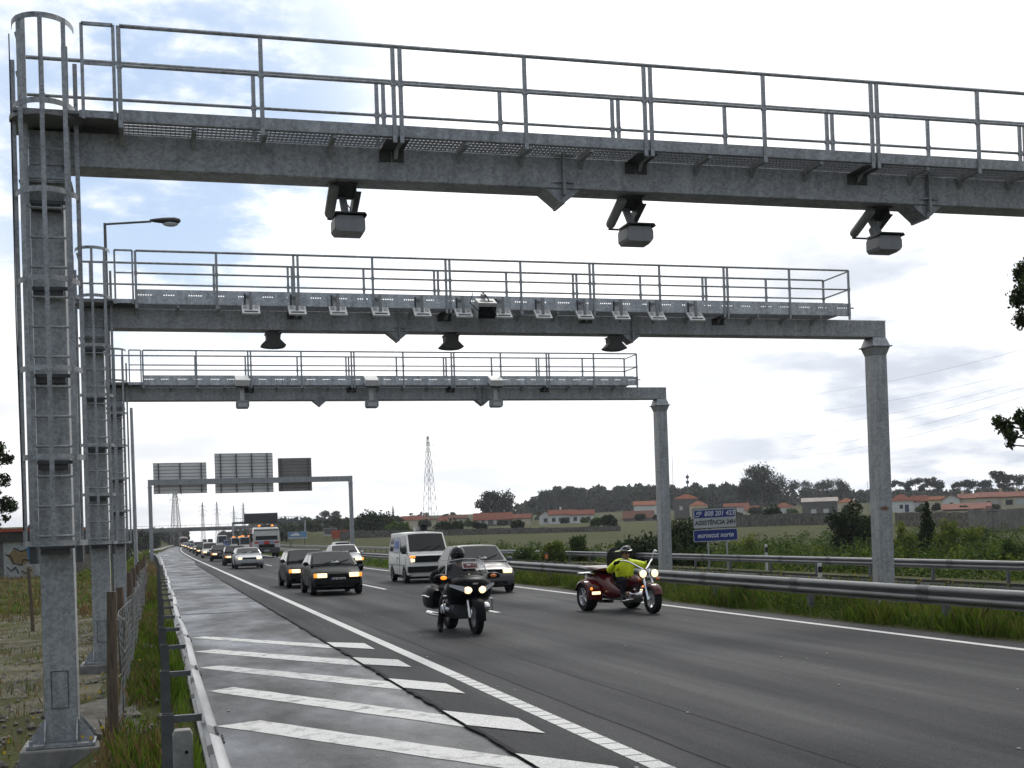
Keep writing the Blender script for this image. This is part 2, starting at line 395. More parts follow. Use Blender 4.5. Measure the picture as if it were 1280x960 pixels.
def strip(name, xl, xr, z, ys, m, jag=0., seed=0, nx=1, drop=0.):
    rnd = random.Random(seed); V = []; Fc = []; w = nx+1+(1 if drop else 0)
    for y in ys:
        a, b = xl(y)+xo(y), xr(y)+xo(y)
        if jag: a += rnd.uniform(-jag, jag)
        if drop: V.append((a-.012, y, z-drop))
        for i in range(nx+1): V.append((a+(b-a)*i/nx, y, z))
    for j in range(len(ys)-1):
        for i in range(w-1): Fc.append((j*w+i, j*w+i+1, (j+1)*w+i+1, (j+1)*w+i))
    o = MB().add(V, Fc).build(name, m, None, smooth=20); tag(o, kind='structure'); return o
ASPH = asphalt('asphalt_new', (.0265, .0275, .030), (.0355, .0365, .039), .62, .80, .9, (1., .05, 1.), 55., True, .14)
ASPO = asphalt('asphalt_old_damp', (.030, .031, .033), (.080, .082, .086), .22, .68, .7, (.8, .35, 1.), 60., False, .30)
ASPF = asphalt('asphalt_far', (.045, .045, .046), (.07, .07, .07), .4, .7, .5, (1., .1, 1.), 60.)
PAINT = two_tone('road_paint', (.60, .60, .58), (.40, .40, .39), 5., .55, .75, .6, fine=60)
PAINT2 = two_tone('road_paint_worn', (.60, .60, .58), (.20, .20, .20), 4.5, .50, .68, .55, fine=60)
edge = lambda y: 2.83+.5*sm(95, 125, y)
ys_f = list(np.arange(-15, 50, .12))+list(np.arange(50, 160, 2.))+list(np.arange(160, 900, 12.))
strip('hard_shoulder', lambda y: .34+bulge(y), lambda y: 3.0+.5*sm(95, 125, y), -.022, YS, ASPO)
strip('road', edge, lambda y: 11.95, 0., ys_f, ASPH, .022, 4, 6, drop=.03)
strip('opposite_road', lambda y: 17.5, lambda y: 26.0, -.35, YS, ASPF)
# overlay edge: a rough dark lip of bitumen along the old shoulder
strip('bitumen_joint', lambda y: edge(y)-.03, lambda y: edge(y)+.02, .004, list(np.arange(4, 60, .22)), mat('bitumen', (.012, .012, .013), .85, 0, .3, 20, spec=.2), .022, 8)
strip('edge_line', lambda y: 3.57, lambda y: 3.75, .004, YS, PAINT)
strip('median_edge_line', lambda y: 11.2, lambda y: 11.36, .004, YS, PAINT)
def markings():
    lane = MB()
    y = 26.2-16.0*2
    k = 0
    for y0, y1 in [(9.2-16, 13.2-16)]+[(27.4-14.5+14.5*i, 27.4-14.5+14.5*i+5.2) for i in range(1, 40)]:
        xa, xb = 7.32+xo(y0), 7.32+xo(y1)
        lane.quad((xa, y0, .004), (xa+.13, y0, .004), (xb+.13, y1, .004), (xb, y1, .004))
    tag(lane.build('lane_dashes', PAINT, None, 0), kind='structure')
    hatch = MB(); rnd = random.Random(5)
    st = [[(.58, 25.0), (.85, 25.2), (2.79, 21.85), (2.79, 20.97)], [(.55, 21.85), (.9, 22.06), (2.79, 18.9), (2.79, 17.85)],
          [(.53, 19.05), (.87, 19.2), (2.79, 15.8), (2.79, 14.86)], [(.56, 16.02), (.88, 16.3), (2.79, 12.6), (2.79, 11.72)],
          [(.52, 12.98), (.97, 13.15), (2.79, 9.95), (2.79, 9.2)], [(.52, 9.9), (.95, 10.1), (2.79, 6.9), (2.79, 6.1)], [(.52, 6.8), (.95, 7.), (2.79, 3.8), (2.79, 3.)]]
    for q in st:
        n = 14; a = []; b = []
        for i in range(n+1):
            t = i/n; lo = (q[0][0]+(q[3][0]-q[0][0])*t, q[0][1]+(q[3][1]-q[0][1])*t); hi = (q[1][0]+(q[2][0]-q[1][0])*t, q[1][1]+(q[2][1]-q[1][1])*t)
            a.append((lo[0], lo[1]+rnd.uniform(-.02, .02), -.018)); b.append((hi[0], hi[1]+rnd.uniform(-.02, .02), -.018))
        hatch.loft([a, b], False, False)
    tag(hatch.build('shoulder_hatching', PAINT2, None, 0), kind='structure')
    h2 = MB()
    for q in [[(2.80, 20.95), (2.80, 21.95), (3.36, 21.33), (3.34, 20.1)], [(2.80, 17.86), (2.80, 18.97), (3.36, 18.22), (3.34, 17.1)],
              [(2.80, 14.86), (2.80, 15.93), (3.35, 15.0), (3.34, 13.95)], [(2.80, 11.66), (2.80, 12.74), (3.35, 11.84), (3.33, 10.86)],
              [(2.80, 9.17), (2.80, 10.0), (3.35, 9.1), (3.33, 8.0)], [(2.80, 6.0), (2.80, 7.0), (3.35, 6.1), (3.33, 5.)]]:
        h2.quad(*[(x, y, .0085) for x, y in q])
    tag(h2.build('overlay_hatching', PAINT, None, 0), kind='structure')
    seams = MB(); B = MATS['bitumen']; 
    def seam(pts, w):
        for (x0, y0), (x1, y1) in zip(pts, pts[1:]):
            d = Vector((y1-y0, x0-x1, 0)).normalized()*w/2
            seams.quad((x0-d.x, y0-d.y, .003), (x0+d.x, y0+d.y, .003), (x1+d.x, y1+d.y, .003), (x1-d.x, y1-d.y, .003))
    for X, w in ((4.12, .014), (4.98, .008)):
        ys = np.arange(3, 60, 1.1); seam([(X+rnd.uniform(-.014, .014), float(y)) for y in ys], w)
    tag(seams.build('road_seams', B, None, 0), kind='structure')
    s2 = MB()
    for yc in (33.0, 75.):
        a = []; b = []
        for i in range(22):
            x = .45+i*(2.3/21); y = yc+.15*i/21+rnd.uniform(-.05, .05); a.append((x, y-.09, -.019)); b.append((x, y+.09, -.019))
        s2.loft([a, b], False, False)
    tag(s2.build('shoulder_joint', B, None, 0), kind='structure')
    grooves = MB()                       # rumble bars pressed across the edge line
    for y in np.arange(3.2, 16, .30): grooves.box(3.565, 3.755, y, y+.02, .003, .0075)
    tag(grooves.build('edge_line_rumble_bars', mat('worn_paint_groove', (.36, .36, .36), .7, 0, .2, 9), None, 0), kind='structure')
markings()
def debris():
    rg = np.random.default_rng(31); mb = MB()
    for _ in range(70):
        x, y = rg.uniform(.6, 11.6), 5+32*rg.random()**1.4; r = rg.uniform(.006, .022); n = 6; z = .0045 if x > 2.9 else -.016
        top = [(x+r*rg.uniform(.6, 1.3)*math.cos(k*6.283/n), y+r*1.3*rg.uniform(.6, 1.3)*math.sin(k*6.283/n), z+r*.35) for k in range(n)]
        mb.loft([[(p[0], p[1], z) for p in top], top])
    o = mb.build('road_grit', mat('pale_grit', (.42, .41, .38), .8, 0, .3, 9), None, 0); tag(o, kind='stuff')
debris()

# ------------------------------------------------------------------ toll gantries
ZR, ZF = 6.85, 6.03                      # handrail and walkway floor
SINGLE = [1.13, 3.87, 6.65, 9.43, 12.2]; DOUBLE = [-.22, 2.5, 5.26, 8.05, 10.82]
def gantry(Y, label, gz, tall, ladder_bottom=1.80, rusty=False):
    g = empty('toll_gantry', (0, Y, 0), label, 'toll gantry', 0, 'toll gantries across the carriageway')
    XL0, XL1, XR0, XR1, DY = -1.10, -.79, 14.30, 14.60, .35
    for (a, b, zb, m) in ((XL0, XL1, gz, GALV_COL), (XR0, XR1, .0, GALV_RUST if rusty else GALV_COL)):
        c = MB(); c.box(a, b, 0, DY, zb+.03, 5.22)
        def ring(e, z): return [(a-e, -e, z), (b+e, -e, z), (b+e, DY+e, z), (a-e, DY+e, z)]
        c.loft([ring(0, 5.22), ring(.055, 5.385)]); c.loft([ring(.09, 5.385), ring(.09, 5.41)]); c.loft([ring(.055, 5.41), ring(0, 5.58)])
        c.build('column', m, g, 30, .006)
        p = MB(); p.box(a-.16, b+.16, -.16, DY+.16, zb, zb+.03)
        for x0, x1 in ((a, a-.145), (b, b+.145)):
            for y in (.0, DY-.012): p.prism([(x0, zb+.03), (x1, zb+.03), (x1, zb+.07), (x0, zb+.26)], 'y', y, y+.012)
        for x in (a+.002, b-.014):
            for y0, y1 in ((-.002, -.147), (DY+.002, DY+.147)): p.prism([(y0, zb+.03), (y1, zb+.03), (y1, zb+.07), (y0, zb+.26)], 'x', x, x+.012)
        p.build('base_plate', GALV_COL, g)
        if a < 0:
            f = MB(); f.box(a-.22, b+.22, -.22, DY+.22, zb-.55, zb-.006); f.build('footing', CONC, g, 0, .02)
            for sx in (a-.12, b+.12):
                q = MB()
                for sy in (-.12, DY+.12): q.lathe([(.0, zb+.075), (.018, zb+.075), (.018, zb+.03)], 'z', (sx, sy, 0), 8)
                q.build('anchor_bolts', GALV, g)
            h = MB(); w = .006
            for bx in ((a+.07, b-.07, zb+.72, zb+.722),):
                for s0, s1, t0, t1 in ((a+.07, b-.08, zb+.36, zb+.366), (a+.07, b-.08, zb+.72, zb+.726), (a+.07, a+.076, zb+.36, zb+.726), (b-.086, b-.08, zb+.36, zb+.726)): h.box(s0, s1, -.008, -.0015, t0, t1)
            h.build('inspection_cover', DARKM, g, 0)
    b = MB(); b.loft([[(XL0, 0, 5.58), (XL0, DY, 5.58), (XL0, DY, 5.93), (XL0, 0, 5.93)], [(XR1, 0, 5.58), (XR1, DY, 5.58), (XR1, DY, 5.93), (XR1, 0, 5.93)]])
    b.build('beam', GALV, g, 30, .012)
    weld = MB()
    weld.obox((14.45, -.004, 5.755), (.455, .012, .008), (0, R(-49), 0)); weld.build('mitre_weld', GALV_COL, g, 0)
    for x in (4.40, 9.0):
        s = MB(); s.box(x-.016, x+.016, -.06, DY+.05, 5.50, 5.97); s.box(x-.016, x+.016, 0, DY, 5.42, 5.5)
        for sg in (-1, 1):
            s.prism([(x+sg*.017, 5.43), (x+sg*.017, 5.58), (x+sg*.20, 5.578)], 'y', .02, DY-.02)
            s.prism([(x+sg*.017, -.055), (x+sg*.017, -.002), (x+sg*.14, -.002)], 'z', 5.64, 5.655); s.prism([(x+sg*.017, -.055), (x+sg*.017, -.002), (x+sg*.14, -.002)], 'z', 5.93, 5.945)
        s.build('splice_flange', GALV, g, 0)
    Y0, Y1, XE = -.40, .56, 13.56
    fl = MB(); mat('floor_grating', (.22, .225, .23), .55, .4, .4, 60)
    x = -.2
    while x < XE-.06: fl.box(x, x+.005, Y0+.02, Y1-.02, ZF-.035, ZF-.005); x += .045
    for i in range(11): y = Y0+.03+(Y1-Y0-.06)*i/10; fl.box(-.2, XE-.06, y-.003, y+.003, ZF-.030, ZF-.0052)
    fl.box(-1.2, -.21, Y0+.05, Y1-.05, ZF-.035, ZF-.005); fl.build('walkway_floor', MATS['floor_grating'], g, 0)
    ch = MB()
    zt = ZF+.155 if tall else ZF+.005
    xs0 = -.23
    if tall:                             # perforated kick plate: holes left between small webs
        ch.box(xs0, XE, Y0-.004, Y0+.004, 5.95, 6.083); ch.box(xs0, XE, Y0-.004, Y0+.004, 6.107, zt)
        x = xs0; k = 0
        while x < XE-.3:
            n = 6 if k % 2 == 0 else 5
            for i in range(n): ch.box(x+.04*i+.02, x+.04*i+.04, Y0-.004, Y0+.004, 6.083, 6.107)
            ch.box(x+.04*n+.02, x+.42, Y0-.004, Y0+.004, 6.083, 6.107); ch.box(x, x+.02, Y0-.004, Y0+.004, 6.083, 6.107)
            x += .42; k += 1
        ch.box(x, XE, Y0-.004, Y0+.004, 6.083, 6.107)
        ch.box(xs0, XE, Y0, Y0+.06, 5.94, 5.949)
    else:
        ch.box(xs0, XE, Y0-.004, Y0+.005, 5.935, zt); ch.box(xs0, XE, Y0-.004, Y0+.05, 5.925, 5.934); ch.box(xs0, XE, Y0-.004, Y0+.03, zt, zt+.008)
    ch.box(-.60, -.25, Y0, Y0+.01, 5.95, 6.02)
    ch.build('kick_plate', GALV_PALE if tall else GALV, g, 0)
    ck = MB(); ck.box(-1.2, XE, Y1-.006, Y1+.006, 5.94, 6.04); ck.build('kick_plate', GALV, g, 0)
    if tall:
        t = MB(); x = xs0+.02
        t.box(xs0, XE-.1, Y0+.10, Y0+.108, zt+.014, zt+.026)
        while x < XE-.1: t.box(x, x+.035, Y0+.10, Y0+.108, zt-.06, zt+.014); x += .085
        t.build('cable_tray', GALV, g, 0)
    br = MB(); br.box(-.022, .022, Y0+.02, -.003, 5.885, 5.945); br.prism([(-.003, 5.885), (-.003, 5.80), (-.10, 5.885)], 'x', -.02, .02)
    b0 = br.build('floor_bracket', GALV, g, 0); b0.location = (-.22+.0, 0, 0); pr = b0
    for i in range(1, 20): copy_part(pr, g, (-.22+i*.69, 0, 0))
    bb = MB(); bb.box(-.022, .022, DY+.003, Y1-.02, 5.885, 5.945); b1 = bb.build('floor_bracket', GALV, g, 0); b1.location = (-.22, 0, 0)
    for i in range(1, 20): copy_part(b1, g, (-.22+i*.69, 0, 0))
    for x in DOUBLE[1:]:
        p = MB(); p.box(x-.13, x-.01, -.0145, -.002, 5.78, 5.90); p.box(x+.01, x+.13, -.0145, -.002, 5.78, 5.90); p.box(x-.12, x+.12, Y0+.01, 0, 5.895, 5.905); p.build('post_plate', DARKM, g, 0)
    # handrails
    for (y, xa, name) in ((Y0-.012, -.21, 'front'), (Y1+.012, -1.18, 'rear')):
        r = MB(); xr = 13.52
        r.tube([(xa, y, ZR), (xr, y, ZR)], .021, 8); r.tube([(xa, y, ZR-.385), (xr, y, ZR-.385)], .017, 8)
        if name == 'front':
            pass
        r.build('handrail', GALV, g, 40)
    e = MB()
    for z in (ZR-.02, ZR-.385): e.tube([(13.52, Y0-.01, z), (13.52, Y1+.01, z)], .016, 8)
    e.build('end_rail', GALV, g, 40)
    gt = MB()
    for x in (-.56, -.27): gt.box(x-.016, x+.016, Y0-.03, Y0, 5.93, ZR)
    gt.box(-.56, -.27, Y0-.03, Y0, ZR-.015, ZR+.015)
    for z in (ZR-.385,): gt.box(-.56, -.27, Y0-.022, Y0-.008, z-.013, z+.013)
    gt.build('end_panel', GALV, g, 0)
    rr = MB()
    for z in (ZR, ZR-.385): rr.tube([(-1.18, Y1, z), (-1.18, Y0+.35, z)], .017, 8)
    rr.build('end_rail', GALV, g, 40)
    po = MB(); po.box(-.021, .021, -.013, .013, 5.86, ZR); po.box(-.028, .028, -.018, .018, ZR-.41, ZR-.36)
    p0 = po.build('railing_post', GALV, g, 0); first = True
    for y in (Y0-.012, Y1+.012):
        lst = SINGLE+[x-.037 for x in DOUBLE[1:]]+[x+.037 for x in DOUBLE[1:]]+[13.52]+([-.22] if y < 0 else [-1.0])
        for x in lst:
            if first: p0.location = (x, y, 0); first = False
            else: copy_part(p0, g, (x, y, 0))
    # ladder with safety cage
    zl = ladder_bottom
    la = MB(); xa, xb, yl = -1.12, -.735, -.13
    for x in (xa, xb): la.box(x-.03, x+.03, yl-.012, yl+.012, zl-.12, 7.0 if x < -1 else 6.72)
    la.build('ladder_stiles', GALV, g, 0, .003)
    rg = MB(); rg.tube([(xa, yl, 0), (xb, yl, 0)], .013, 8); r0 = rg.build('ladder_rung', GALV, g); z = zl+.14; r0.location = (0, 0, z); z += .29
    while z < 6.0: copy_part(r0, g, (0, 0, z)); z += .29
    cg = MB(); cx, cy, rad = (xa+xb)/2, yl, .285
    hoops = [1.87, 2.69, 3.53, 4.38, 5.22, 6.06, 6.87]
    def arc(z, r=rad): return [(cx+r*math.cos(t), cy-.02-r*1.25*max(0, math.sin(t)), z) for t in [math.pi*i/16 for i in range(17)]]
    for hz in hoops:
        a = arc(hz); 
        cg.loft([[(p[0], p[1], hz-.026), (p[0], p[1], hz+.026), (p[0]*1.0+(cx-p[0])*.02, p[1]+(cy-p[1])*.02, hz+.026), (p[0]+(cx-p[0])*.02, p[1]+(cy-p[1])*.02, hz-.026)] for p in a])
    for i in (0, 4, 8, 12, 16):
        p = arc(0)[i]; cg.box(p[0]-.021, p[0]+.021, p[1]+.002, p[1]+.008, 1.85, 6.89 if i not in (0, 16) else 6.55)
    cg.build('safety_cage', GALV, g, 40)
    for hz in hoops[:-2]:
        bk = MB(); bk.box(xa-.02, xb+.02, yl+.013, yl+.03, hz-.05, hz-.015); bk.box(-1.08, -.81, yl+.03, -.002, hz-.10, hz-.035); bk.build('ladder_bracket', DARKM, g, 0)
    for x in (xa-.02, xb+.02): bk = MB(); bk.box(x-.03, x+.03, yl-.16, yl-.03, zl-.12, zl+.05); bk.build('ladder_foot', DARKM, g, 0)
    pf = MB(); poly = [(-1.24, .3), (-1.24, -.05)]+[(cx+.33*math.cos(t), -.12-.3*math.sin(t)) for t in [math.pi*(1-i/10) for i in range(11)]]+[(-.60, .3)]
    pf.prism(poly, 'z', 5.955, 6.0); pf.build('landing_platform', MATS['floor_grating'], g, 0)
    cb = MB(); cb.tube([(-1.235, yl-.02, 6.8), (-1.24, yl-.03, 4), (-1.225, yl-.02, 2.0)], .006, 6); cb.build('cable', BLACK, g)
    return g
def at(u, v, **k):
    d = fw+rt*(u-640)/F-up*(v-480-CYO)/F; O = np.array([0, 0, CAMH]); (a, w), = k.items(); i = 'XYZ'.index(a); p = O+d*(w-O[i])/d[i]; return float(p[0]), float(p[1]), float(p[2])
G1, G2, G3 = 13.0, 22.7, 34.27
gantry(G1, 'nearest toll gantry, its grey steel beam crossing the top of the view', -.10, False)
gantry(G2, 'middle toll gantry, a row of pale antenna plates along its walkway', -.20, True, rusty=True)
gantry(G3, 'farthest toll gantry, three small camera units along its beam', -.22, True)

# equipment hung on the gantries
def camera_unit(x, i):
    c = empty('toll_camera', (x, G1+.2, 5.575), ['leftmost', 'middle', 'rightmost'][i]+' camera and lamp unit hanging under the nearest gantry beam', 'camera', 0, 'camera units under the nearest gantry')
    tl = R(-25)
    def T(x, d, z=0.): return (x, d*math.cos(tl)-z*math.sin(tl)*0, d*math.sin(tl)+z-.03)
    h = MB(); h.tube([T(-.115, -.04, -.02), T(-.115, -.02, -.02), T(-.115, .40, -.02), T(-.115, .43, -.02)], [.045, .056, .056, .046], 14); h.build('camera_body', CAMM, c, 40)
    s = MB(); s.obox(T(.115, .19, -.01), (.012, .46, .12), (tl, 0, 0)); s.obox(T(.145, .19, -.065), (.06, .46, .010), (tl, 0, 0)); s.obox(T(.03, .10, .03), (.20, .26, .012), (tl, 0, 0)); s.box(-.10, .13, -.10, .10, -.012, 0.); s.build('mounting_bracket', DARKM, c, 0)
    q = MB(); q.tube([T(-.14, .41, -.075), T(.15, .41, -.075)], .012, 6); q.build('cross_bar', DARKM, c)
    a = MB(); a.obox((.005, .10, -.20), (.075, .055, .34), (R(-38), 0, 0)); a.build('arm', CAMM, c, 0, .008)
    l = MB()
    prof = [(-.15, -.515), (-.15, -.405), (-.12, -.345), (.16, -.345), (.19, -.405), (.19, -.51), (.16, -.555), (-.12, -.555)]
    l.loft([[(.02+(px-.02)*.94, -.20, -.38+(pz+.38)*.82-.02) for px, pz in prof], [(px, -.10, pz) for px, pz in prof], [(px, .06, pz) for px, pz in prof]]); l.build('lamp_housing', CAMM, c, 25, .006)
    v = MB(); v.prism([(-.135, -.344), (.175, -.344), (.195, -.370), (.195, -.378), (.17, -.356), (-.13, -.356), (-.155, -.378), (-.155, -.370)], 'y', -.24, .05); v.build('lamp_hood', DARKM, c, 0)
    w = MB(); w.tube([(.05, .3, -.10), (.09, .2, -.2), (.06, .05, -.28), (.05, -.02, -.36)], .007, 5); w.build('cable', BLACK, c)
for i, x in enumerate((2.02, 5.27, 8.45)): camera_unit(x, i)
ORD = ['first', 'second', 'third', 'fourth', 'fifth', 'sixth', 'seventh', 'eighth', 'ninth', 'tenth', 'eleventh', 'twelfth']
def antenna(x, i):
    a = empty('toll_antenna', (x, G2-.55, 5.84), ORD[i]+' from the left of the twelve pale antenna plates on the middle gantry', 'antenna', 0, 'antenna plates on the middle gantry')
    p = MB(); rot = (R(42), 0, 0)
    p.obox((0, 0, 0), (.31, .27, .035), rot); p.build('plate', ANTM, a, 0, .006)
    m = Euler(rot).to_matrix()
    s = MB(); c = m@Vector((0, .005, .022)); s.obox(tuple(m@Vector((0, -.085, .021))), (.23, .03, .012), rot); s.build('slot', DARKM, a, 0)
    for xx in (-.1, .1):
        rb = MB(); rb.obox(tuple(m@Vector((xx, .06, .022))), (.06, .09, .012), rot); rb.build('fixing_pad', mat('antenna_grey', (.33, .33, .32), .5, 0, .1, 20), a, 0)
    b = MB(); b.obox((0, .0, .165), (.05, .05, .31), (R(-8), 0, 0)); b.obox((-.04, .13, .26), (.05, .30, .045), (R(8), 0, R(14))); b.build('arm', CAMLT if i % 3 == 9 else CAMM, a, 0, .004)
    k = MB(); k.obox((-.09, .155, .18), (.035, .02, .26), (0, 0, 0)); k.build('clamp', DARKM, a, 0)
for i, x in enumerate((1.69, 2.49, 3.21, 3.97, 4.73, 5.50, 6.25, 7.02, 7.84, 8.57, 9.30, 10.10)): antenna(x, i)
def antenna_box():
    a = empty('equipment_box', (5.90, G2-.6, 5.92), 'boxy grey unit with dark front among the antenna plates of the middle gantry', 'equipment box')
    rot = (R(26), 0, 0); m = Euler(rot).to_matrix()
    b = MB(); b.obox((0, 0, .0), (.36, .30, .30), rot); b.build('case', CAMLT, a, 0, .01)
    f = MB(); f.obox(tuple(m@Vector((0, -.154, -.03))), (.32, .01, .22), rot); f.build('dark_front', BLACK, a, 0)
    t = MB(); t.obox(tuple(m@Vector((.0, -.04, .155))), (.24, .03, .012), rot); t.build('slot', DARKM, a, 0)
    w = MB(); w.tube([(-.02, .12, .33), (.02, -.05, .22), (.06, -.16, .05), (.16, -.18, -.16)], .012, 6); w.tube([(-.2, .1, .3), (-.3, -.05, .1), (-.12, -.17, -.13), (.05, -.17, -.14)], .008, 6); w.build('cable', BLACK, a)
    r = MB(); r.obox((.0, .12, .26), (.05, .22, .05), (R(20), 0, 0)); r.build('arm', CAMM, a, 0)
antenna_box()
def hanging_sensor(x, i):
    a = empty('vehicle_scanner', (x, G2+.15, 5.575), ['leftmost', 'middle', 'rightmost'][i]+' dark flared scanner hanging under the middle gantry beam', 'scanner', 0, 'scanners under the middle gantry')
    b = MB(); pr = [(-.13, -.035), (.13, -.035), (.12, -.15), (.225, -.255)]+[(.225*math.cos(t), -.255-.045*math.sin(t)) for t in [math.pi*i/8 for i in range(1, 8)]]+[(-.225, -.255), (-.12, -.15)]
    b.prism(pr, 'y', -.14, .14); b.build('hood', mat('scanner_hood', (.055, .056, .05), .6, 0, .2, 8), a, 25, .006)
    h = MB(); h.box(-.06, -.04, -.05, .05, -.04, .0); h.box(.05, .085, -.05, .05, -.04, .004); h.build('hanger', DARKM, a, 0)
    t = MB(); t.box(-.145, .145, -.15, .15, -.05, -.034); t.build('top_plate', DARKM, a, 0)
for i, x in enumerate((2.12, 5.41, 8.67)): hanging_sensor(x, i)
def small_camera(x, i):
    a = empty('toll_camera', (x, G3-.55, 6.0), ['leftmost', 'middle', 'rightmost'][i]+' pale camera box with lamp below it on the farthest gantry', 'camera', 0, 'camera units on the farthest gantry')
    b = MB(); b.obox((0, 0, .04), (.36, .42, .17), (R(24), 0, 0)); b.build('camera_box', ANTM, a, 0, .012)
    d = MB(); d.obox((0, .03, -.065), (.33, .36, .05), (R(24), 0, 0)); d.build('underside_shade', DARKM, a, 0)  # dark slab: the box's underside shade painted in as colour
    r = MB(); r.box(-.055, .055, .0, .07, -.50, -.06); r.build('arm', CAMLT, a, 0, .005)
    l = MB(); pr = [(-.17, -.60), (-.17, -.53), (-.14, -.49), (.14, -.49), (.17, -.53), (.17, -.65), (.14, -.70), (-.14, -.70), (-.17, -.65)]
    l.prism(pr, 'y', -.14, .12); l.build('lamp_housing', CAMM, a, 25, .008)
    c = MB(); c.box(-.12, .12, -.148, -.141, -.665, -.565); c.build('lamp_glass', CAMLT, a, 0)
for i, x in enumerate((2.28, 5.72, 9.22)): small_camera(x, i)

# ------------------------------------------------------------------ guardrails
def wprofile(s):                          # double-wave section, facing +s
    return [(0, .0), (.0, .03), (.06*s, .06), (.075*s, .10), (.06*s, .14), (.0, .165), (.0, .175), (.06*s, .20), (.075*s, .24), (.06*s, .28), (0, .31)]
def guardrail(label, path, zt, s, ys_posts, post_dx, post_w=.08, spacer=True, name='guardrail', grp='steel guardrails along the motorway', zb=None, tilt=0., ygap=4.):
    ys = path[0]; X = path[1]; y0 = ys[0]
    g = empty(name, (X(y0), y0, zt-.31), label, 'guardrail', 0, grp)
    mb = MB(); rings = []
    for y in ys:
        x = X(y)-X(y0)
        pr = wprofile(s); ring = [(x+a, y-y0, b) for a, b in pr]+[(x+a-.006*s, y-y0, b) for a, b in reversed(pr)]
        rings.append(ring)
    mb.loft(rings); mb.build('rail_beam', RAILM_L if spacer else RAILM, g, 50)
    bolts = MB(); y = y0+.9
    while y < min(ys[-1], y0+70):
        for dy in (-.12, 0., .12):
            for dz in (.10, .24): bolts.ball((X(y)-X(y0)+.077*s, y-y0+dy, dz), .014, 6, 4)
        y += ygap
    bolts.build('splice_bolts', DARKM, g)
    lap = MB(); y = y0+.9
    while y < min(ys[-1], y0+70):
        rr = []
        for dy in (-.17, .17):
            x = X(y+dy)-X(y0); pr = wprofile(s); rr.append([(x+a+.004*s, y+dy-y0, b) for a, b in pr]+[(x+a-.010*s, y+dy-y0, b+(.004 if b > .3 else 0)) for a, b in reversed(pr)])
        lap.loft(rr)
        if spacer:
            for dy in (-.12, -.04, .04, .12): lap.ball((X(y)-X(y0)+.045*s, y-y0+dy, .295), .013, 6, 4)
        y += ygap
    lp_ = lap.build('lap_joint', POSTM, g, 50); lp_['kind'] = 'stuff'
    pb = MB(); zb = zb if zb is not None else -.1
    h = zt-.31-zb
    w = post_w; pb.box(-w/2, -w/2+.008, -.05, .05, -h, .25); pb.box(-w/2, w/2, -.05, -.042, -h, .25); pb.box(-w/2, w/2, .042, .05, -h, .25)
    p0 = pb.build('post', POSTM, g, 0)
    sp = None
    if spacer:
        sm_ = MB(); dx = abs(post_dx)-w/2
        sm_.box(min(0, -s*dx), max(0, -s*dx), -.022, .022, .23, .238); sm_.box(min(0, -s*dx), max(0, -s*dx), -.022, -.016, .19, .23); sp = sm_.build('spacer', RAILM, g, 0)
    for i, y in enumerate(ys_posts):
        l1 = (X(y)-X(y0)+post_dx, y-y0, 0); l2 = (X(y)-X(y0), y-y0, 0)
        if i == 0:
            p0.location = l1
            if sp: sp.location = l2
        else:
            copy_part(p0, g, l1)
            if sp and y < 70: copy_part(sp, g, l2)
    return g
yl = list(np.arange(3, 60, 1.))+list(np.arange(60, 460, 5.))
XLR = lambda y: .275+.02*math.sin(y*.5)*sm(5, 20, y)+bulge(y)+xo(y)
guardrail('bright guardrail beside the hard shoulder, on spaced posts in the grass', (yl, XLR), .70, 1, [6.05+3.1*k for k in range(1, 48)], -.235, .09, True)
XNR = lambda y: 12.28+.75*sm(12, 80, y)+xo(y)
ynr = list(np.arange(4, 60, 1.))+list(np.arange(60, 460, 5.))
guardrail('near median guardrail edging the fast lane, tall grass beneath it', (ynr, XNR), .71, -1, [17.77-4.45*3+4.45*k for k in range(0, 70)], .06, .1, False, ygap=4.45)
guardrail('low inner guardrail on the far side of the median strip', (ynr, lambda y: 17.35+xo(y)), .38, 1, [6+4*k for k in range(0, 70)], -.06, .09, False, zb=-.3)
guardrail('outer guardrail beyond the opposite carriageway, in front of the bushes', (ynr, lambda y: 25.9+xo(y)), .37, -1, [6+4*k for k in range(0, 75)], .06, .09, False, zb=-.5)
def marker_block():
    b = empty('marker_post', (.115, 7.75, -.1), 'short grey block post with two bolt holes beside the near end of the guardrail', 'post')
    m = MB(); m.prism([(-.058, 0), (.058, 0), (.058, .80), (.045, .83), (-.045, .83), (-.058, .80)], 'y', -.05, .05); m.build('block', mat('grey_post', (.27, .265, .25), .85, 0, .25, 12, .3), b, 0, .008)
    h = MB()
    for z in (.70, .54): h.lathe([(0, -.054), (.011, -.054), (.011, -.0505)], 'y', (0.02, 0, z), 8)
    h.build('bolt_holes', BLACK, b)
marker_block()
def delineator(x, y, z, label, body, band, h=.95):
    d = empty('marker_post', (x, y, z), label, 'marker post', 0)
    m = MB(); m.prism([(-.06, -.02), (.06, -.02), (.05, .03), (-.05, .03)], 'z', 0, h); m.build('post', body, d, 0, .006)
    k = MB(); k.box(-.064, .064, -.026, -.0205, h*.72, h*.9); k.build('reflector', band, d, 0)
WHT = mat('white_plastic', (.6, .6, .58), .5, 0, .15, 6)
p_ = at(1025, 722, X=17.1); delineator(p_[0], p_[1], -.2, 'white marker post in the median left of the rusty gantry column', WHT, BLACK, .9)
p_ = at(683, 700, X=17.1); delineator(p_[0], p_[1], -.2, 'dark marker post with orange band left of the three wheeled motorcycle', DARKM, AMBER, 1.0)
p_ = at(958, 697, X=26.5); delineator(p_[0], p_[1], -.5, 'black and white marker post beyond the outer guardrail right of the blue sign', WHT, BLACK, 1.35)

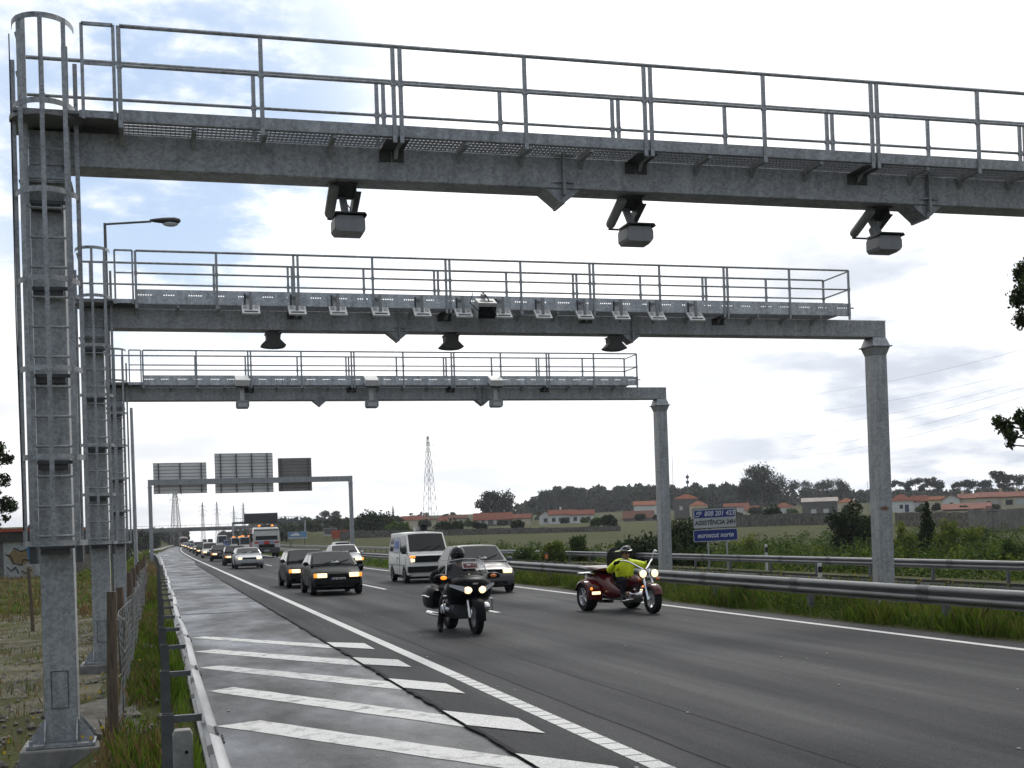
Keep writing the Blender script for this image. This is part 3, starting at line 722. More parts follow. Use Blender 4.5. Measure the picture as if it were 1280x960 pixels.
# ------------------------------------------------------------------ wire fence on the left
FX = -.46
def fence():
    f = empty('wire_fence', (FX, 12.75, -.1), 'slack chain link fence on old wooden posts between gantry columns and guardrail', 'fence')
    rnd = random.Random(2)
    ys = [12.75, 17.2, 21.5, 26, 30.5, 35, 39.5, 44, 48.5, 53, 57.5]
    for i, y in enumerate(ys):
        p = MB(); h = 1.43+rnd.uniform(-.06, .06); lx = rnd.uniform(-.03, .03)
        p.tube([(lx*.0, 0, -.2), (lx*.4, .01, h*.5), (lx, 0, h)], [.056, .052, .047], 10); o = p.build('post', WOOD, f); o.location = (0, y-ys[0], 0)
    w = MB(); s = .10                                   # diamond mesh between the posts, sagging
    def P(t, z):
        seg = (t/4.45) % 1; sag = .10*math.sin(math.pi*seg)*(z/1.25)
        return (.055+.05*math.sin(t*1.7)*z, t, max(.02, z-sag))
    t = 0.
    L = ys[-1]-ys[0]
    while t < 26:
        for sgn in (1, -1):
            pts = []; zz = 0. if sgn > 0 else 1.2
            for k in range(13): pts.append(P(t+k*s, zz+sgn*k*s))
            w.tube(pts, .0036, 3, False)
        t += s*2
    for z in (1.22, .65): w.tube([P(q, z) for q in np.arange(0, 44, .6)], .004, 4, False)
    w.build('chain_link', WIRE, f, 0)
    w2 = MB()                                            # the run turning away to the left
    def Q(x, z): return (x, -.12+.03*math.sin(x*2), max(.02, z-.05*math.sin(x*1.4)))
    x = 0.
    while x > -3.6:
        for sgn in (1, -1):
            zz = 0. if sgn > 0 else 1.2; w2.tube([Q(x-k*.12, zz+sgn*k*.1) for k in range(13)], .0014, 3, False)
        x -= .24
    w2.build('chain_link', WIRE, f, 0)
fence()
p_ = pt(41, 780, 32.5)
lp = empty('fence_post', (p_[0], p_[1], ground(p_[0], p_[1])-.05), 'thin leaning wooden post alone on the gravel left of the nearest gantry column', 'post')
MB().tube([(0, 0, 0), (-.02, 0, .8), (-.07, 0, 1.75)], [.05, .045, .04], 8).build('shaft', WOOD, lp)

# ------------------------------------------------------------------ grass and ground cover (nobody could count it)
def grass(name, zones, m, seed, label):
    """zones: (x0,x1,y0,y1,n,hmin,hmax,w,power) in road coordinates; blades thin out with distance"""
    rg = np.random.default_rng(seed); out = []
    for x0, x1, y0, y1, n, h0, h1, w, pw in zones:
        X = rg.uniform(x0, x1, n); Y = y0+(y1-y0)*rg.random(n)**pw
        cl = np.sin(X*3.1+Y*1.3)+np.sin(X*1.7-Y*2.3+1)+np.sin(Y*.8+X*.5)
        keep = rg.random(n) < np.clip(.55+.25*cl, .08, 1); X = X[keep]; Y = Y[keep]; cl = cl[keep]; k = len(X)
        Xw = X+np.array([xo(y) for y in Y]); Z = np.array([ground(a, b) for a, b in zip(Xw, Y)])-.02
        h = (h0+(h1-h0)*rg.random(k)**1.6)*(.75+.15*cl); a = rg.uniform(0, 2*np.pi, k); ln = rg.normal(0, .28, k)*h; ww = w*(.6+.8*rg.random(k))
        dx, dy = np.cos(a), np.sin(a)
        V = np.zeros((k, 4, 3))
        V[:, 0] = np.stack([Xw-dx*ww, Y-dy*ww, Z], 1); V[:, 1] = np.stack([Xw+dx*ww, Y+dy*ww, Z], 1)
        V[:, 2] = np.stack([Xw+dx*ww*.7-dy*ln*.4, Y+dy*ww*.7+dx*ln*.4, Z+h*.6], 1); V[:, 3] = np.stack([Xw-dy*ln, Y+dx*ln, Z+h], 1)
        out.append(V.reshape(-1, 3))
    o = soup(name, np.concatenate(out), 4, m); tag(o, kind='stuff'); return o
G_GREEN = leafmat('grass_green', (.085, .148, .016), .5, .4)
G_DRY = leafmat('grass_dry', (.165, .125, .060), .5, .3)
G_OLIVE = leafmat('grass_olive', (.14, .14, .04), .5, .4)
grass('median_grass', [(11.95, 12.9, 10, 60, 46000, .08, .46, .006, 1.6), (12.9, 16.8, 12, 70, 30000, .1, .60, .008, 1.5), (12., 17, 60, 220, 9000, .15, .5, .04, 1.6)], G_GREEN, 1, '')
grass('median_dry_grass', [(11.93, 12.9, 10, 60, 14000, .15, .52, .005, 1.6), (12.9, 16.8, 12, 70, 18000, .15, .68, .007, 1.5)], G_OLIVE, 2, '')
grass('verge_grass', [(-.40, .30, 5.5, 30, 17000, .06, .34, .006, 1.5), (-.45, .0, 20, 70, 8000, .05, .35, .009, 1.6), (-9, -1.0, 10, 60, 16000, .05, .22, .009, 1.4), (-9, -1.3, 45, 120, 9000, .08, .35, .022, 1.4)], G_GREEN, 3, '')
grass('verge_dry_grass', [(-.55, .1, 5.5, 34, 9000, .06, .38, .005, 1.5), (-6., -.9, 9, 60, 22000, .04, .22, .007, 1.4), (-16, -3, 40, 130, 14000, .12, .45, .03, 1.2), (-2.5, .0, 40, 180, 7000, .12, .5, .025, 1.5)], G_DRY, 4, '')
def flowers():
    rg = np.random.default_rng(8); P = []
    for x0, x1, y0, y1, n, h0, h1 in ((12.2, 16.5, 13, 50, 260, .3, .7), (-1.6, .1, 9, 20, 26, .1, .35)):
        for _ in range(n):
            x, y = rg.uniform(x0, x1), rg.uniform(y0, y1); z = ground(x, y)+rg.uniform(h0, h1); s = .018
            P += [(x-s, y, z), (x, y, z-s), (x+s, y, z), (x, y, z+s)]
    o = soup('verge_flowers', P, 4, mat('yellow_petals', (.7, .48, .03), .6, 0, .2, 30)); tag(o, kind='stuff')
flowers()
def gravel_patch():
    V = []; Fc = []; rnd = random.Random(9); n = 26
    xs = np.linspace(-13, -1.3, 24); ys = np.linspace(17, 44, n)
    for y in ys:
        for x in xs: e_ = 1. if x in (xs[0], xs[-1]) or y in (ys[0], ys[-1]) else 0.; xx, yy_ = x+rnd.uniform(-.2, .2)*(1+2*e_), y+rnd.uniform(-.4, .4)*(1+3*e_); V.append((xx, yy_, ground(xx, yy_)+.03-.08*e_+rnd.gauss(0, .01)))
    w = len(xs)
    for j in range(n-1):
        for i in range(w-1): Fc.append((j*w+i, j*w+i+1, j*w+w+i+1, j*w+w+i))
    o = MB().add(V, Fc).build('gravel', two_tone('gravel_ground', (.145, .135, .100), (.072, .074, .034), .9, .42, .60, .95, fine=30, bump=.8), None, 180); tag(o, kind='structure')
    rg = np.random.default_rng(12); mb = MB()                 # loose pale stones and rubble
    for _ in range(1900):
        x, y = (rg.uniform(-9, -1.4), 15+30*rg.random()**1.3) if rg.random() < .7 else (rg.uniform(-2.2, .0), 8+26*rg.random())
        s = rg.uniform(.02, .06); z = ground(x, y)+.03
        a = rg.uniform(.6, 1.4, 3)*s
        mb.add([(x-a[0], y, z), (x+a[0], y+s*.3, z), (x, y-a[1], z+.01), (x, y+a[1], z), (x, y, z+a[2]), (x, y, z-a[2])], [(0,2,4),(2,1,4),(1,3,4),(3,0,4),(2,0,5),(1,2,5),(3,1,5),(0,3,5)])
    o = mb.build('rubble', two_tone('rubble_stone', (.27, .25, .22), (.16, .15, .13), 3, fine=20), None, 0); tag(o, kind='stuff')
gravel_patch()
def apron():
    rnd = random.Random(3); P = [(-.50, 13.0), (-.95, 13.9), (-1.0, 15.6), (-.62, 16.3), (-.30, 16.0), (.02, 14.8), (-.02, 13.4), (-.3, 12.9)]
    m = MB(); m.loft([[(x, y, -.5) for x, y in P], [(x, y, -.045+rnd.uniform(-.01, .01)) for x, y in P]]); tag(m.build('concrete_apron', two_tone('apron_concrete', (.15, .145, .13), (.085, .08, .065), 2.2, .4, .62, .95, fine=20, bump=.4), None, 0), kind='structure')
apron()

# ------------------------------------------------------------------ trees and bushes
L_DARK = leafmat('leaf_dark', (.022, .038, .012), .5, .2)
L_MID = leafmat('leaf_mid', (.052, .090, .016), .55, .3)
L_LIGHT = leafmat('leaf_light', (.11, .15, .024), .5, .35)
L_EUC = leafmat('leaf_eucalyptus', (.028, .040, .020), .5, .2)
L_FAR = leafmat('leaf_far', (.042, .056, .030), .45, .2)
BARK = mat('bark', (.10, .08, .06), .9, 0, .4, 6, .5, stretch=(4, 4, .8))
def leaves(clumps, n, size, rg, droop=0.):
    """clumps: rows of (x,y,z,rx,ry,rz); leaf quads scattered through each clump, denser near its skin"""
    C = np.array(clumps); wts = (C[:, 3]*C[:, 4]*C[:, 5])**.67; idx = rg.choice(len(C), n, p=wts/wts.sum())
    d = rg.normal(size=(n, 3)); d /= np.linalg.norm(d, axis=1)[:, None]
    r = (.35+.65*rg.random(n)**.5)*(1+.22*rg.normal(size=n)).clip(.5, 1.5)
    p = C[idx, :3]+d*C[idx, 3:]*r[:, None]
    a = rg.normal(size=(n, 3)); a[:, 2] -= droop; a /= np.linalg.norm(a, axis=1)[:, None]
    b = np.cross(a, rg.normal(size=(n, 3))); b /= np.linalg.norm(b, axis=1)[:, None]
    s = size*(.6+.8*rg.random(n))[:, None]
    V = np.zeros((n, 4, 3)); V[:, 0] = p-a*s; V[:, 1] = p+b*s*.5; V[:, 2] = p+a*s; V[:, 3] = p-b*s*.5
    return V.reshape(-1, 3)
def make_plant(name, kind, h, w, seed, n, size, lm, loc, label, group=None, rz=0., cat='tree'):
    rg = np.random.default_rng(seed); rnd = random.Random(seed)
    t = empty(name, loc, label, cat, rz, group)
    tr = MB(); cl = []
    if kind == 'eucalyptus':               # tall bare trunk, open crown of separate clumps
        lean = rnd.uniform(-.06, .06)*h
        tp = [(0, 0, -.3), (lean*.3, 0, h*.35), (lean*.7, .1, h*.65), (lean, 0, h*.95)]
        tr.tube(tp, [h*.020, h*.016, h*.011, h*.004], 7)
        for i in range(rnd.randint(9, 13)):
            z = h*rnd.uniform(.45, .97); a = rnd.uniform(0, 6.28); q = w*.5*rnd.uniform(.25, .95)*(1.05-.55*abs(z/h-.68)*2)
            b = (lean*z/h*.9, 0, z-h*rnd.uniform(.06, .16)); e = (lean*z/h+math.cos(a)*q, math.sin(a)*q, z)
            tr.tube([b, ((b[0]+e[0])/2, (b[1]+e[1])/2, (b[2]*.4+e[2]*.6)), e], [h*.007, h*.005, h*.002], 5)
            r = w*rnd.uniform(.13, .25); cl.append((*e, r*1.15, r*1.15, r*rnd.uniform(.6, .95)))
    elif kind == 'pine':                   # bare pole under a small round head
        tr.tube([(0, 0, -.3), (.1, 0, h*.5), (0, 0, h*.93)], [h*.016, h*.012, h*.006], 6)
        for i in range(6):
            z = h*rnd.uniform(.72, .97); a = rnd.uniform(0, 6.28); q = w*.28
            cl.append((math.cos(a)*q, math.sin(a)*q, z, w*.27, w*.27, w*.2))
    elif kind == 'round':
        tr.tube([(0, 0, -.3), (.05*w, 0, h*.3), (0, .03*w, h*.75)], [h*.03, h*.022, h*.006], 7)
        for i in range(20):
            d = Vector((rnd.gauss(0, 1), rnd.gauss(0, 1), rnd.gauss(0, .9))).normalized()*rnd.uniform(.45, .95)
            c = (d.x*w*.38, d.y*w*.38, h*.55+d.z*h*.36); r = w*rnd.uniform(.13, .22)
            tr.tube([(0, 0, h*.25), (c[0]*.5, c[1]*.5, h*.25+(c[2]-h*.25)*.6), c], [h*.011, h*.008, h*.003], 5)
            cl.append((*c, r, r, r*.85))
    elif kind == 'bush':                   # many stems from the ground, uneven top
        for i in range(16):
            a = rnd.uniform(0, 6.28); q = w*.5*rnd.random()**.6; top = h*(1-.55*(q/(w*.5))**2)*rnd.uniform(.6, 1.0)
            x, y = math.cos(a)*q, math.sin(a)*q
            tr.tube([(x*.3, y*.3, -.2), (x*.7, y*.7, top*.5), (x, y, top*.9)], [.03, .022, .008], 5)
            r = w*rnd.uniform(.10, .19); z = max(r*.5, top-r*.7); cl.append((x, y, z, r, r, max(r*.7, h*.14)))
            cl.append((x*.9, y*.9, z*.5, r*1.1, r*1.1, z*.5))
    elif kind == 'conifer':
        tr.tube([(0, 0, -.3), (0, 0, h*.95)], [h*.02, h*.004], 6)
        for i in range(22):
            z = h*(.08+.9*i/22); q = w*.5*(1-i/24); a = i*2.4; r = max(.12, q*.62)
            cl.append((math.cos(a)*q*.5, math.sin(a)*q*.5, z, r, r, h*.06))
    tr.build('stems' if kind == 'bush' else 'trunk', BARK, t, 60)
    soup('foliage' if kind == 'bush' else 'crown', leaves(cl, n, size, rg, .3 if kind == 'eucalyptus' else 0.), 4, lm, t)
    return t
def place(u, D, v=640):
    x, y, _ = pt(u, v, D); return (x, y, ground(x, y)-.05)
def top_h(u, v, D):                        # height above ground of something whose top shows at v
    x, y, z = pt(u, v, D); return z-ground(x, y)

# distant wood on the ridge and rows of trees too many to count
def wood(name, rows, lm, seed, n_leaf, size):
    rg = np.random.default_rng(seed); cl = []
    for u0, u1, D0, D1, n, v0, v1 in rows:
        for _ in range(n):
            u = rg.uniform(u0, u1); D = rg.uniform(D0, D1); t = (u-u0)/(u1-u0); v = v0+(v1-v0)*t
            x, y, z = pt(u, v, D); g = ground(x, y); h = max(3., (z-g))*rg.uniform(.72, 1.02)
            for k in range(5):
                q = h*.2; cl.append((x+rg.normal()*q, y+rg.normal()*q, g+h*(.2+.16*k)+rg.normal()*.4, h*.15, h*.15, h*.13))
    o = soup(name, leaves(cl, n_leaf, size, rg), 4, lm); tag(o, kind='stuff')
wood('ridge_wood', [(690, 800, 660, 760, 90, 609, 605), (790, 960, 640, 760, 130, 606, 605), (640, 700, 660, 760, 45, 632, 610), (940, 1330, 620, 740, 260, 614, 609)], L_FAR, 21, 70000, 1.25)
wood('roadside_wood', [(-60, 195, 300, 430, 170, 664, 664), (190, 234, 500, 580, 60, 660, 664), (278, 420, 480, 640, 120, 664, 657), (340, 500, 300, 420, 80, 664, 655), (450, 700, 520, 620, 110, 652, 645)], L_FAR, 22, 50000, .8)
wood('verge_thicket', [(25, 165, 130, 190, 70, 672, 676), (-40, 60, 140, 200, 40, 665, 668)], L_FAR, 24, 14000, .30)
def thicket(name, boxes, lm, seed, n, size):
    rg = np.random.default_rng(seed); cl = []
    for x0, x1, y0, y1, k, h0, h1 in boxes:
        for _ in range(k):
            x, y = rg.uniform(x0, x1), rg.uniform(y0, y1); X = x+xo(y); g = ground(X, y); h = rg.uniform(h0, h1); r = rg.uniform(.5, 1.0)*min(1., .25+h*.6)
            cl.append((X, y, g+h*.45, r, r, h*.55)); cl.append((X+rg.normal()*.4, y+rg.normal()*.4, g+h*.75, r*.6, r*.6, h*.3))
    o = soup(name, leaves(cl, n, size, rg), 4, lm); tag(o, kind='stuff')
thicket('bramble', [(28, 34, 18, 60, 80, .8, 1.5), (34, 60, 30, 95, 260, 1.0, 2.2), (45, 95, 60, 130, 200, .6, 1.5), (27.5, 31, 60, 150, 80, .8, 1.4), (30, 44, 95, 150, 40, .8, 1.5)], L_MID, 31, 80000, .095)
thicket('median_weeds', [(12.15, 12.9, 13, 60, 70, .12, .40), (13, 16.8, 13, 80, 130, .15, .62)], L_MID, 35, 30000, .028)
thicket('median_flowering_weeds', [(12.2, 16.8, 13, 70, 70, .2, .6)], L_LIGHT, 36, 12000, .024)
thicket('bramble_pale', [(29, 58, 24, 90, 190, .6, 1.6), (28, 34, 60, 140, 70, .6, 1.2), (45, 95, 60, 125, 120, .5, 1.2)], L_LIGHT, 32, 46000, .09)
thicket('verge_weeds', [(-5, -1.6, 60, 130, 60, .3, .8), (-2.5, -.8, 130, 300, 50, .4, 1.0)], G_OLIVE if False else L_LIGHT, 33, 12000, .08)

def plants():
    B = []
    def bush(name, kind, u, vt, D, wpx, n, size, lm, label, seed, cat):
        w = wpx*D/F; h = top_h(u, vt, D)
        make_plant(name, kind, h, w, seed, n, size, lm, place(u, D), label, 'trees and shrubs beyond the outer guardrail', rnd_rot(seed), cat)
    def rnd_rot(s): return (s*1.7) % 6.28
    bush('broad_shrub', 'bush', 834, 634, 72, 125, 12000, .11, L_DARK, 'big dark shrub behind the right leg of the farthest gantry', 41, 'shrub')
    bush('broad_shrub', 'round', 1072, 622, 88, 82, 8000, .12, L_DARK, 'big dark round tree just left of the rusty gantry column', 42, 'tree')
    bush('broad_shrub', 'bush', 1128, 652, 80, 40, 3500, .10, L_LIGHT, 'pale green shrub just right of the rusty gantry column', 43, 'shrub')
    bush('conifer_tree', 'conifer', 1158, 626, 84, 38, 4200, .11, L_DARK, 'small dark conifer among pale bushes near the stone wall', 44, 'tree')
    bush('willow_shrub', 'bush', 1193, 634, 82, 62, 6500, .10, L_LIGHT, 'tall pale green willow bush right of the small conifer', 45, 'shrub')
    bush('round_shrub', 'bush', 1228, 655, 105, 28, 2500, .11, L_MID, 'small rounded shrub below the stone wall at the right', 46, 'shrub')
    bush('roadside_shrub', 'bush', 782, 668, 72, 44, 3500, .10, L_MID, 'mid green shrub directly above the rider of the trike', 47, 'shrub')
    bush('roadside_shrub', 'bush', 722, 664, 85, 34, 3200, .10, L_MID, 'green shrub in the field edge above the silver hatchback', 48, 'shrub')
    bush('roadside_shrub', 'bush', 690, 668, 82, 32, 2800, .10, L_LIGHT, 'pale shrub above the orange banded marker post', 49, 'shrub')
    bush('roadside_shrub', 'bush', 655, 678, 85, 40, 2600, .10, L_MID, 'low shrub behind the outer guardrail right of the silver hatchback', 50, 'shrub')
    bush('roadside_shrub', 'bush', 940, 664, 74, 60, 3400, .10, L_LIGHT, 'pale low shrub behind the legs of the blue sign', 51, 'shrub')
    bush('roadside_shrub', 'bush', 1258, 668, 62, 60, 4200, .085, L_MID, 'dense shrub at the right border above the outer guardrail', 52, 'shrub')
    bush('garden_tree', 'round', 470, 641, 250, 62, 2600, .32, L_DARK, 'dark tree beside the right post of the sign gantry', 53, 'tree')
    bush('garden_tree', 'round', 500, 656, 235, 44, 2000, .30, L_MID, 'low green tree above the white van, in front of the red roofs', 54, 'tree')
    bush('garden_tree', 'round', 560, 652, 230, 40, 1800, .30, L_DARK, 'dark tree behind the white van and motorcyclist', 55, 'tree')
    bush('garden_tree', 'round', 600, 652, 235, 22, 1400, .28, L_DARK, 'narrow dark tree left of the long stone wall houses', 56, 'tree')
    bush('garden_tree', 'round', 762, 642, 215, 24, 1500, .28, L_DARK, 'dark tree right of the white row of houses', 57, 'tree')
    bush('garden_tree', 'round', 745, 646, 220, 18, 1200, .28, L_MID, 'small tree in front of the gable end of the white house row', 58, 'tree')
    bush('garden_tree', 'round', 648, 648, 225, 22, 1300, .28, L_DARK, 'dark clump in front of the white gabled cottage', 59, 'tree')
    bush('garden_tree', 'round', 972, 636, 205, 44, 2400, .28, L_DARK, 'dark garden tree right of the blue sign', 60, 'tree')
    bush('garden_tree', 'round', 872, 606, 520, 34, 2000, .6, L_FAR, 'rounded tree standing behind the orange roofed house', 61, 'tree')
    for i, (u, vt, wpx) in enumerate([(530, 650, 18), (585, 650, 14), (628, 650, 14), (705, 647, 13), (730, 648, 12), (800, 641, 16), (822, 642, 14), (893, 633, 18), (918, 640, 16), (945, 631, 20), (990, 636, 18), (1058, 632, 16)]+[(1105, 632, 14), (1150, 633, 14), (1170, 629, 12), (1205, 633, 14), (1245, 631, 10)]):
        D = 365 if u < 830 else (380 if u < 1100 else 285); lab = (ORD+['thirteenth', 'fourteenth', 'fifteenth', 'sixteenth', 'last'])[i]
        bush('garden_tree', 'round', u, vt, D, wpx, 900, .34, (L_DARK, L_MID, L_FAR)[i % 3], 'small garden tree among the village houses, '+lab+' of its row from the left', 120+i, 'tree')
    # trees that stand out against the sky
    def sky_tree(u, vt, D, wpx, kind, label, seed, lm=L_EUC, n=2400, size=.28, name='eucalyptus_tree'):
        D = D*1.5; size = size*1.35
        make_plant(name, kind, top_h(u, vt, D), wpx*D/F, seed, n, size, lm, place(u, D), label, 'trees on the skyline', rnd_rot(seed))
    sky_tree(958, 586, 330, 56, 'eucalyptus', 'tallest broad eucalyptus on the skyline right of the blue sign', 71, n=5200, size=.36)
    sky_tree(935, 598, 335, 34, 'eucalyptus', 'eucalyptus hugging the left side of the tallest skyline tree', 72)
    sky_tree(622, 616, 300, 50, 'eucalyptus', 'wide dark eucalyptus above the red roofs left of the wooded ridge', 73, n=4200, size=.32)
    sky_tree(606, 624, 300, 26, 'eucalyptus', 'smaller eucalyptus at the left foot of the wide one', 74, n=1600)
    sky_tree(662, 626, 380, 16, 'pine', 'lone slim tree in the gap left of the wooded ridge', 75, n=900, name='pine_tree')
    sky_tree(685, 613, 400, 24, 'eucalyptus', 'open crowned tree at the left end of the wooded ridge', 76)
    sky_tree(707, 611, 410, 26, 'eucalyptus', 'second open crown along the left end of the wooded ridge', 77)
    sky_tree(1000, 602, 400, 30, 'eucalyptus', 'eucalyptus right of the tallest skyline tree', 78)
    sky_tree(1027, 600, 400, 30, 'eucalyptus', 'eucalyptus above the grey house with pale roof', 79)
    sky_tree(1056, 602, 400, 28, 'eucalyptus', 'eucalyptus above the dark round tree by the rusty column', 80)
    for i, (u, v) in enumerate([(1120, 600), (1132, 604), (1145, 599), (1155, 606), (1164, 598), (1171, 603), (1196, 603), (1207, 601), (1219, 601), (1228, 602), (1234, 601)]):
        sky_tree(u, v, 390, 11+(i % 3)*4, 'pine', ORD[i]+' round headed tree from the left on the skyline right of the rusty column', 90+i, n=800, size=.34, name='pine_tree')
    sky_tree(1250, 588, 350, 20, 'eucalyptus', 'tall ragged tree above the pink roofed row at the right', 104)
    sky_tree(1262, 593, 350, 18, 'eucalyptus', 'ragged tree second from the right border on the skyline', 105, n=1600)
    sky_tree(1275, 595, 350, 20, 'pine', 'rounded tree on the skyline at the right border', 106, n=1300, name='pine_tree')
    sky_tree(407, 640, 420, 16, 'eucalyptus', 'left one of two open trees above the orange billboard', 107, n=900, lm=L_FAR)
    sky_tree(420, 640, 420, 15, 'eucalyptus', 'right one of two open trees above the orange billboard', 108, n=900, lm=L_FAR)
    sky_tree(352, 648, 420, 13, 'round', 'dark bushy tree right of the black message panel', 109, n=900, lm=L_FAR, name='garden_tree')
    # near eucalyptus at the right border, its crown reaching into the view
    D = 36; x, y, _ = pt(1372, 640, D); gz = ground(x, y)
    t = empty('eucalyptus_tree', (x, y, gz), 'near eucalyptus whose dark hanging leaves reach in at the right border', 'tree')
    rg = np.random.default_rng(5); tr = MB(); cl = []
    H = 15.
    tr.tube([(0, 0, -.3), (.15, .1, 4), (-.1, .2, 9), (.1, 0, H)], [.26, .22, .14, .04], 10)
    ax = Vector((rt[0], rt[1], 0)).normalized()
    def loc_(u, v, dd=0.): 
        p = Vector(pt(u, v, D+dd)); return p-Vector((x, y, gz))
    for u, v, r in [(1279, 342, .36), (1275, 372, .36), (1278, 400, .28), (1290, 360, .45), (1300, 330, .5), (1258, 534, .26), (1248, 528, .20), (1264, 546, .22), (1263, 556, .12), (1277, 522, .26), (1283, 535, .22), (1294, 520, .3), (1320, 510, .5), (1330, 380, .7), (1340, 300, .8), (1360, 230, .9), (1400, 260, 1.), (1420, 400, .8), (1320, 440, .5), (1390, 480, .7), (1400, 160, .9), (1350, 150, .6)]:
        p = loc_(u, v, rg.uniform(-.4, .4)); r *= .8; cl.append((p.x, p.y, p.z, r, r, r*1.15))
        st = Vector((0, .1, min(H*.9, max(2.5, p.z-.8)))); tr.tube([st, (st+p)/2+Vector((0, 0, .25)), p], [.07, .045, .014], 6)
        for _ in range(5): q_ = p+Vector(rg.normal(size=3)*r*.8); tr.tube([p, (p+q_)/2+Vector((0, 0, .05)), q_], [.012, .008, .004], 4)
    tr.build('trunk', BARK, t, 60)
    soup('crown', leaves(cl, 26000, .068, rg, .9), 4, leafmat('leaf_near_dark', (.036, .056, .018), .6, .35), t)
    # tree at the left border
    D = 62; x, y, _ = pt(-42, 640, D); gz = ground(x, y)
    t = empty('eucalyptus_tree', (x, y, gz), 'dark open tree at the left border above the graffiti building', 'tree')
    tr = MB(); cl = []; tr.tube([(0, 0, -.3), (.2, 0, 2.5), (.1, .1, 5.4)], [.2, .15, .05], 8)
    for u, v, r in [(4, 572, .36), (-2, 558, .35), (10, 576, .22), (14, 572, .16), (4, 600, .4), (10, 630, .42), (2, 632, .45), (16, 634, .26), (5, 648, .22), (-15, 580, .6), (-20, 615, .7), (-40, 560, .9), (-60, 600, .9), (-40, 640, .6), (-30, 530, .5), (-75, 560, .6)]:
        p = Vector(pt(u, v, D+rg.uniform(-.5, .5)))-Vector((x, y, gz)); cl.append((p.x, p.y, p.z, r, r, r*.8))
        st = Vector((.1, 0, max(1.5, p.z-1.2))); tr.tube([st, (st+p)/2+Vector((0, 0, .15)), p], [.05, .03, .01], 5)
    tr.build('trunk', BARK, t, 60); soup('crown', leaves(cl, 5200, .10, rg, .4), 4, L_DARK, t)
plants()

# ------------------------------------------------------------------ houses, walls, fields
def tiles(name, c): return two_tone(name, c, (c[0]*.6, c[1]*.6, c[2]*.62), 1.2, .4, .65, .85, fine=9, stretch=(1, 1, 1))
ROOF_R = tiles('roof_tiles_red', (.17, .058, .036)); ROOF_O = tiles('roof_tiles_orange', (.22, .078, .038)); ROOF_P = tiles('roof_tiles_pink', (.24, .115, .09)); ROOF_G = tiles('roof_sheets_pale', (.42, .38, .34)); ROOF_B = tiles('roof_tiles_brown', (.12, .055, .038))
WL_W = two_tone('wall_white', (.80, .79, .75), (.66, .65, .61), 1., .4, .65, .9, fine=12); WL_C = two_tone('wall_cream', (.66, .58, .42), (.54, .48, .35), 1., .4, .65, .9, fine=12)
WL_G = two_tone('wall_grey', (.25, .24, .22), (.17, .165, .155), 1., .4, .65, .9, fine=12); WL_D = two_tone('wall_dim', (.16, .15, .135), (.11, .105, .095), 1., .4, .65, .9, fine=12)
WL_S = two_tone('stone_wall', (.19, .175, .15), (.10, .095, .08), 2.2, .42, .58, .95, fine=9, bump=.6)
SHUT = mat('shutter', (.55, .55, .52), .6, 0, .1, 6); WIN = mat('window_glass', (.03, .034, .04), .1, 0, .1, 3)
